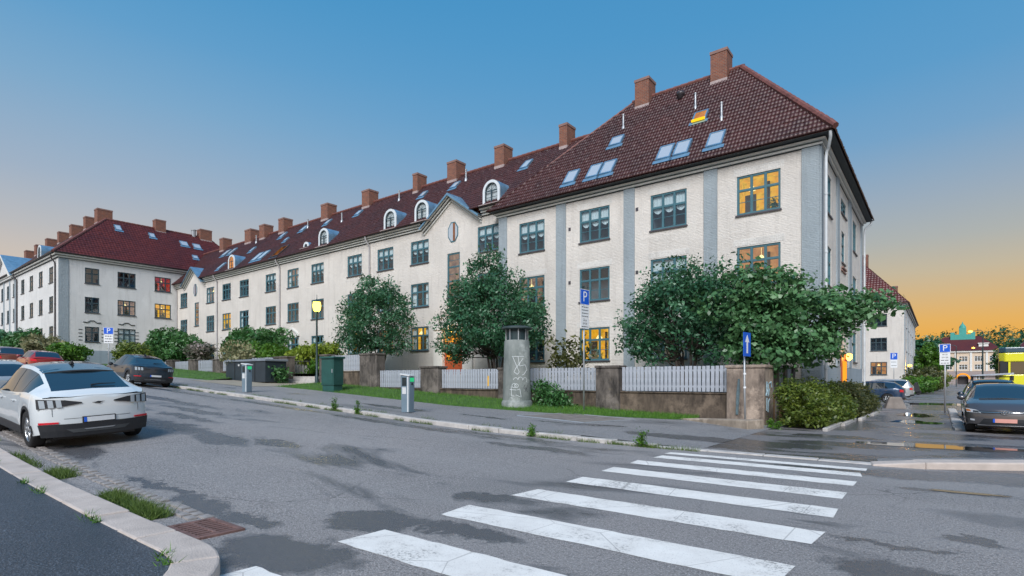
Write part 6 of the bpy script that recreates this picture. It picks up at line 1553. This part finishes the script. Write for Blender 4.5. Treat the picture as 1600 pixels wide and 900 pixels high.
    def rp(k, quad, mat, off=.012, n=8, parent=None):     # patch on the tail
        (a, b, c, d) = quad; rows = []
        for i in range(3):
            v = i/2; row = []
            for q in range(n+1):
                u = q/n; yy = (a[0]*(1-u)+b[0]*u)*(1-v)+(d[0]*(1-u)+c[0]*u)*v; z = (a[1]*(1-u)+b[1]*u)*(1-v)+(d[1]*(1-u)+c[1]*u)*v
                row.append((xr0+bend(xr0, yy, z)-off, yy, z))
            rows.append(row)
        m = MB().grid(rows); back = [[(p[0]+off+.02, p[1], p[2]) for p in r_] for r_ in rows]
        m.grid([rows[0], back[0]]); m.grid([back[-1], rows[-1]]); m.grid([[r_[0] for r_ in rows], [r_[0] for r_ in back]]); m.grid([[r_[-1] for r_ in back], [r_[-1] for r_ in rows]])
        return m.build(k, mat, parent or t, fix=True)
    def fp(k, quad, mat, off=.012, n=8, parent=None):
        (a, b, c, d) = quad; rows = []
        for i in range(3):
            v = i/2; row = []
            for q in range(n+1):
                u = q/n; yy = (a[0]*(1-u)+b[0]*u)*(1-v)+(d[0]*(1-u)+c[0]*u)*v; z = (a[1]*(1-u)+b[1]*u)*(1-v)+(d[1]*(1-u)+c[1]*u)*v
                row.append((xf0+bend(xf0, yy, z)+off, yy, z))
            rows.append(row)
        m = MB().grid(rows); back = [[(p[0]-off-.02, p[1], p[2]) for p in r_] for r_ in rows]
        m.grid([rows[0], back[0]]); m.grid([back[-1], rows[-1]]); m.grid([[r_[0] for r_ in rows], [r_[0] for r_ in back]]); m.grid([[r_[-1] for r_ in back], [r_[-1] for r_ in rows]])
        return m.build(k, mat, parent or t, fix=True)
    # mirrors and handles
    for sg in (1, -1):
        mb = MB().lathe([(.02, -.10), (.10, -.06), (.115, 0), (.09, .07), (.02, .09)], 10, 'x'); o = mb.build('mirror', paint if kind != 'suv' else M['trim'], t, (S['ws'][1]-.42, sg*(hw0+.07), belt[0]*0+1.02), smooth=True); o.scale = (1, 1, .75)
        for hx in (-.55, .55): MB().box(hx-.1, hx+.1, min(sg*hw0*.985, sg*(hw0+.022)), max(sg*hw0*.985, sg*(hw0+.022)), .86, .89).build('door_handle', paint, t, bevel=.008)
    if detail == 'tribar':
        rp('rear_bumper', ((-.86, .26), (.86, .26), (.90, .50), (-.90, .50)), M['trim'], .022, 16)
        rp('bumper_lip', ((-.42, .33), (.42, .33), (.52, .40), (-.52, .40)), M['darkgap'], .03, 10)
        rp('diffuser_bar', ((-.22, .375), (.22, .375), (.26, .395), (-.26, .395)), M['rim'], .036)
        for sg in (1, -1):
            s_ = lambda pts: tuple((sg*a, b) for a, b in (pts if sg > 0 else (pts[1], pts[0], pts[3], pts[2])))
            h = rp('tail_light', s_(((.50, .845), (.90, .80), (.90, .985), (.50, .955))), M['trim'], .014, 10)
            rp('light_strip', s_(((.26, .885), (.51, .845), (.51, .955), (.26, .905))), M['trim'], .014, 8, h)
            for k in range(3):
                a = .56+k*.115; rp('lens', s_(((a, .825-k*.004), (a+.075, .822-k*.004), (a+.085, .965), (a+.01, .96))), M['taillens'], .022, 4, h)
            rp('reflector', s_(((.62, .515), (.89, .505), (.89, .545), (.62, .545))), M['redlens'], .018, 6)
            m = MB().tube([(xr0+bend(xr0, sg*.70, z_)-.002, sg*(.70 if z_ > .66 else .70-(.66-z_)*2.6), z_) for z_ in (.80, .76, .70, .66, .60)], .004, 5); m.build('tailgate_gap', M['darkgap'], t)
            m = MB().tube([(xr0+bend(xr0, sg*u, .60)-.002, sg*u, .60) for u in (0, .2, .4, .54)], .004, 5); m.build('tailgate_gap', M['darkgap'], t)
        p = rp('number_plate', ((-.27, .505), (.27, .505), (.27, .625), (-.27, .625)), M['signblack'], .024, 4)
        rp('plate_field', ((-.25, .52), (.25, .52), (.25, .61), (-.25, .61)), M['plate'], .028, 4, p)
        rp('plate_band', ((.205, .52), (.25, .52), (.25, .61), (.205, .61)), M['signblue'], .031, 2, p)
        e = MB(); q = [(-.11, .885), (-.04, .893), (.0, .905), (.05, .897), (.115, .90), (.05, .880), (.02, .858), (-.02, .866), (-.06, .875)]
        e.poly(*[(xr0+bend(xr0, yy, z)-.012, -yy, z) for yy, z in q]); e.poly(*[(xr0+bend(xr0, yy, z)-.011, -yy, z) for yy, z in reversed(q)]); e.build('emblem', M['trim'], t)
        # spoiler, wiper, fin
        sp = MB(); rows = [[], [], [], []]
        for u in np.linspace(-1, 1, 13):
            yy = u*.60; zz = 1.515-.05*u*u
            rows[0].append((-.98, yy, zz+.02)); rows[1].append((-1.36+.10*u*u, yy, zz-.035)); rows[2].append((-1.36+.10*u*u, yy, zz-.065)); rows[3].append((-1.05, yy, zz-.05))
        sp.grid(rows); sp.build('spoiler', roofm or paint, t, smooth=True, auto=30)
        MB().tube([(-1.95, 0, 1.20), (-1.94, -.15, 1.215), (-1.93, -.42, 1.21)], [.018, .014, .008], 6).build('wiper', M['trim'], t)
        MB().add([(-.62, -.03, 1.585), (-.62, .03, 1.585), (-.80, -.035, 1.57), (-.80, .035, 1.57), (-.80, 0, 1.65), (-.72, 0, 1.645)], [(0, 1, 5), (2, 4, 3), (0, 5, 4, 2), (1, 3, 4, 5)]).build('antenna_fin', M['trim'], t)
    elif detail == 'front':
        fp('lower_grille', ((-.58, .27), (.58, .27), (.46, .44), (-.46, .44)), M['trim'], .014, 12)
        fp('bumper_chrome', ((-.60, .245), (.60, .245), (.60, .268), (-.60, .268)), M['chrome'], .022, 12)
        fp('grille', ((-.60, .60), (.60, .60), (.62, .665), (-.62, .665)), M['trim'], .012, 14); fp('grille_bar', ((-.56, .628), (.56, .628), (.56, .640), (-.56, .640)), M['chrome'], .020, 14)
        for sg in (1, -1):
            s_ = lambda pts: tuple((sg*a, b) for a, b in (pts if sg > 0 else (pts[1], pts[0], pts[3], pts[2])))
            h = fp('headlight', s_(((.50, .60), (.84, .62), (.87, .74), (.62, .69))), M['headlens'], .012, 8); fp('headlight_bezel', s_(((.55, .615), (.70, .625), (.70, .675), (.60, .67))), M['screen'], .016, 5, h)
            fp('indicator', s_(((.74, .64), (.84, .65), (.86, .71), (.78, .70))), M['indicator'], .016, 4, h)
            fp('fog_light', s_(((.66, .37), (.76, .38), (.76, .43), (.66, .42))), M['headlens'], .012, 4)
        p = fp('number_plate', ((-.26, .34), (.26, .34), (.26, .45), (-.26, .45)), M['plate_red'], .028, 4); fp('plate_band', ((-.26, .34), (-.215, .34), (-.215, .45), (-.26, .45)), M['signblue'], .031, 2, p)
        em = MB(); xe = xf0+.03
        def ell(cx, cz, a, b, n=20): return [(xe+bend(xf0, 0, .63), cx+a*math.cos(2*PI*k/n), cz+b*math.sin(2*PI*k/n)) for k in range(n+1)]
        em.tube(ell(0, .635, .085, .056), .010, 6); em.tube(ell(0, .648, .046, .026), .008, 6); em.tube(ell(0, .632, .022, .052), .007, 6); em.build('emblem', M['chrome'], t)
        MB().tube([(1.22, -.55, 1.0), (1.2, 0, 1.02), (1.16, .5, 1.0)], .012, 5).build('wiper', M['trim'], t)
    else:
        for sg in (1, -1):
            s_ = lambda pts: tuple((sg*a, b) for a, b in (pts if sg > 0 else (pts[1], pts[0], pts[3], pts[2])))
            rp('tail_light', s_(((.56, .74), (.86, .76), (.86, .92), (.62, .90))), M['redlens'], .014, 6); fp('headlight', s_(((.48, .58), (.82, .60), (.84, .70), (.58, .67))), M['headlens'], .012, 6)
        rp('number_plate', ((-.26, .55), (.26, .55), (.26, .66), (-.26, .66)), M['plate'], .016, 3); fp('number_plate', ((-.26, .36), (.26, .36), (.26, .47), (-.26, .47)), M['plate'], .016, 3)
        fp('grille', ((-.5, .56), (.5, .56), (.5, .64), (-.5, .64)), M['trim'], .012, 8); rp('rear_bumper', ((-.8, .28), (.8, .28), (.84, .40), (-.84, .40)), M['trim'], .014, 10)
    return t
WHITE = paintm('car_paint_white', (.60, .64, .66)); BLACK = paintm('car_paint_black', (.014, .026, .042), 0, .3, .5); RED = paintm('car_paint_red', (.24, .014, .012)); RUST = paintm('car_paint_rust', (.17, .055, .035))
GREY = paintm('car_paint_grey', (.115, .11, .115), .6, .35); DBLUE = paintm('car_paint_dark_blue', (.008, .035, .085), .2); SILVER = paintm('car_paint_silver', (.42, .45, .47), .5); NAVY = paintm('car_paint_navy', (.02, .03, .05), .3)
ROOFB = paintm('car_roof_black', (.02, .03, .04), 0, .2)
car('parked_car', 'white crossover seen from behind, parked at the near kerb', 'suv', -15.45, 3.63, PI, WHITE, roofm=ROOFB, detail='tribar', lowtrim=2)
car('parked_car', 'black crossover seen from behind, parked by the far kerb', 'suv', -33.7, 10.95, PI, BLACK, roofm=ROOFB, detail='tribar', lowtrim=2)
car('parked_car', 'silver blue car parked just ahead of the white crossover', 'hatch', -22.2, 3.4, PI, SILVER, detail='plain')
car('parked_car', 'red hatchback far up the street behind the white crossover roof', 'hatch', -47.6, 9.75, PI, RED, detail='plain', group='cars far up the street')
car('parked_car', 'rust coloured car left of the red hatchback', 'wagon', -54.5, 9.2, PI, RUST, detail='plain', group='cars far up the street')
car('parked_car', 'dark car at the far left edge beyond the rust coloured car', 'hatch', -60.5, 8.3, PI, NAVY, detail='plain', group='cars far up the street')
flat = lambda x, y: 0.0
car('parked_car', 'grey hatchback facing us with a reddish number plate, parked in the lane', 'hatch', 1.50, 23.2, R(-91), GREY, zf=flat, detail='front')
t = car('parked_car', 'dark car with roof bars parked behind the grey hatchback', 'wagon', 1.62, 29.0, R(-90), NAVY, zf=flat, detail='front')
for bx in (-.55, .25):
    MB().box(bx-.03, bx+.03, -.62, .62, 1.66, 1.70).build('roof_bar', M['trim'], t)
    for sg in (1, -1): MB().box(bx-.05, bx+.05, sg*.60-.03, sg*.60+.03, 1.53, 1.72).build('bar_foot', M['trim'], t)
MB().add([(.1, -.62, 1.70), (.45, -.62, 1.71), (.45, .62, 1.77), (.1, .62, 1.76), (.1, -.62, 1.75), (.45, -.62, 1.76), (.45, .62, 1.84), (.1, .62, 1.83)], [(0,3,2,1),(4,5,6,7),(0,1,5,4),(1,2,6,5),(2,3,7,6),(3,0,4,7)]).build('ski_carrier', M['picket'], t)
car('parked_car', 'dark blue hatchback side on behind the hedge, by the concrete block', 'hatch', -3.9, 43.6, PI, DBLUE, zf=flat, detail='plain')
car('parked_car', 'silver car half hidden behind the dark blue hatchback', 'wagon', -3.9, 53.0, PI, SILVER, zf=flat, detail='plain')

# city bus, standing
M['busyellow'] = paintm('bus_lime_yellow', (.68, .66, .02), 0, .35); M['busblue'] = paintm('bus_roof_blue', (.02, .07, .11))
BU = thing('city_bus', 'lime yellow city bus cut off by the right edge of the picture', 'bus', (8.6, 42.5, 0))
bl, bw = 6.0, 1.27
def shell(z0, z1, ins, mat, nm): MB().prism_z([(-bl+.25, -bw-ins*0), (bl-.25, -bw), (bl, -bw+.25), (bl, bw-.25), (bl-.25, bw), (-bl+.25, bw), (-bl, bw-.25), (-bl, -bw+.25)], z0, z1).build(nm, mat, BU, bevel=.05)
shell(.32, 1.85, 0, M['busyellow'], 'body'); shell(2.55, 3.05, 0, M['busyellow'], 'upper_body'); shell(3.055, 3.36, 0, M['busblue'], 'roof')
MB().box(-bl+.06, bl-.06, -bw+.05, bw-.05, 1.8, 2.6).build('interior_core', M['trim'], BU)
for k in range(7):
    MB().box(-bl+.5+k*1.62, -bl+1.98+k*1.62, -bw-.0, -bw+.03, 1.87, 2.54).build('side_window', M['carglass'], BU); MB().box(-bl+.40+k*1.62, -bl+.49+k*1.62, -bw-.004, -bw+.03, 1.86, 2.545).build('window_post', M['busyellow'], BU)
MB().box(-bl-.005, -bl+.03, -bw+.15, bw-.15, 1.3, 2.75).build('windscreen', M['carglass'], BU)
MB().box(-bl+.3, bl-.3, -bw-.012, -bw-.002, .95, 1.08).build('side_stripe', M['white_trim'], BU)
ty, rm, dk = wheel_meshes(.36)
for a in (-3.4, 3.2):
    for sg in (1, -1): w = link('wheel', dk, BU, (a, sg*(bw-.13), .47), PI if sg > 0 else 0); w.scale = (1.3, 1, 1.3); link('tyre', ty, w); link('rim', rm, w)
# scooter with dark cover
SCT = thing('motor_scooter', 'dark covered scooter parked before the far hedge', 'scooter', (-2.3, 68.0, 0), R(20))
MB().lathe([(.02, -.08), (.24, -.07), (.27, 0), (.24, .07), (.02, .08)], 16, 'y', (-.62, 0, .27)).build('wheel', M['tyre'], SCT); MB().lathe([(.02, -.08), (.24, -.07), (.27, 0), (.24, .07), (.02, .08)], 16, 'y', (.62, 0, .27)).build('wheel', M['tyre'], SCT)
MB().prism_y([(-.75, .35), (-.2, .25), (.35, .28), (.75, .35), (.62, .95), (.5, 1.25), (.35, 1.2), (.2, .7), (-.1, .72), (-.7, .85), (-.85, .7)], -.2, .2).build('body', M['trim'], SCT, bevel=.04)
MB().tube([(.48, -.35, 1.2), (.52, 0, 1.25), (.48, .35, 1.2)], .025, 6).build('handlebar', M['trim'], SCT)
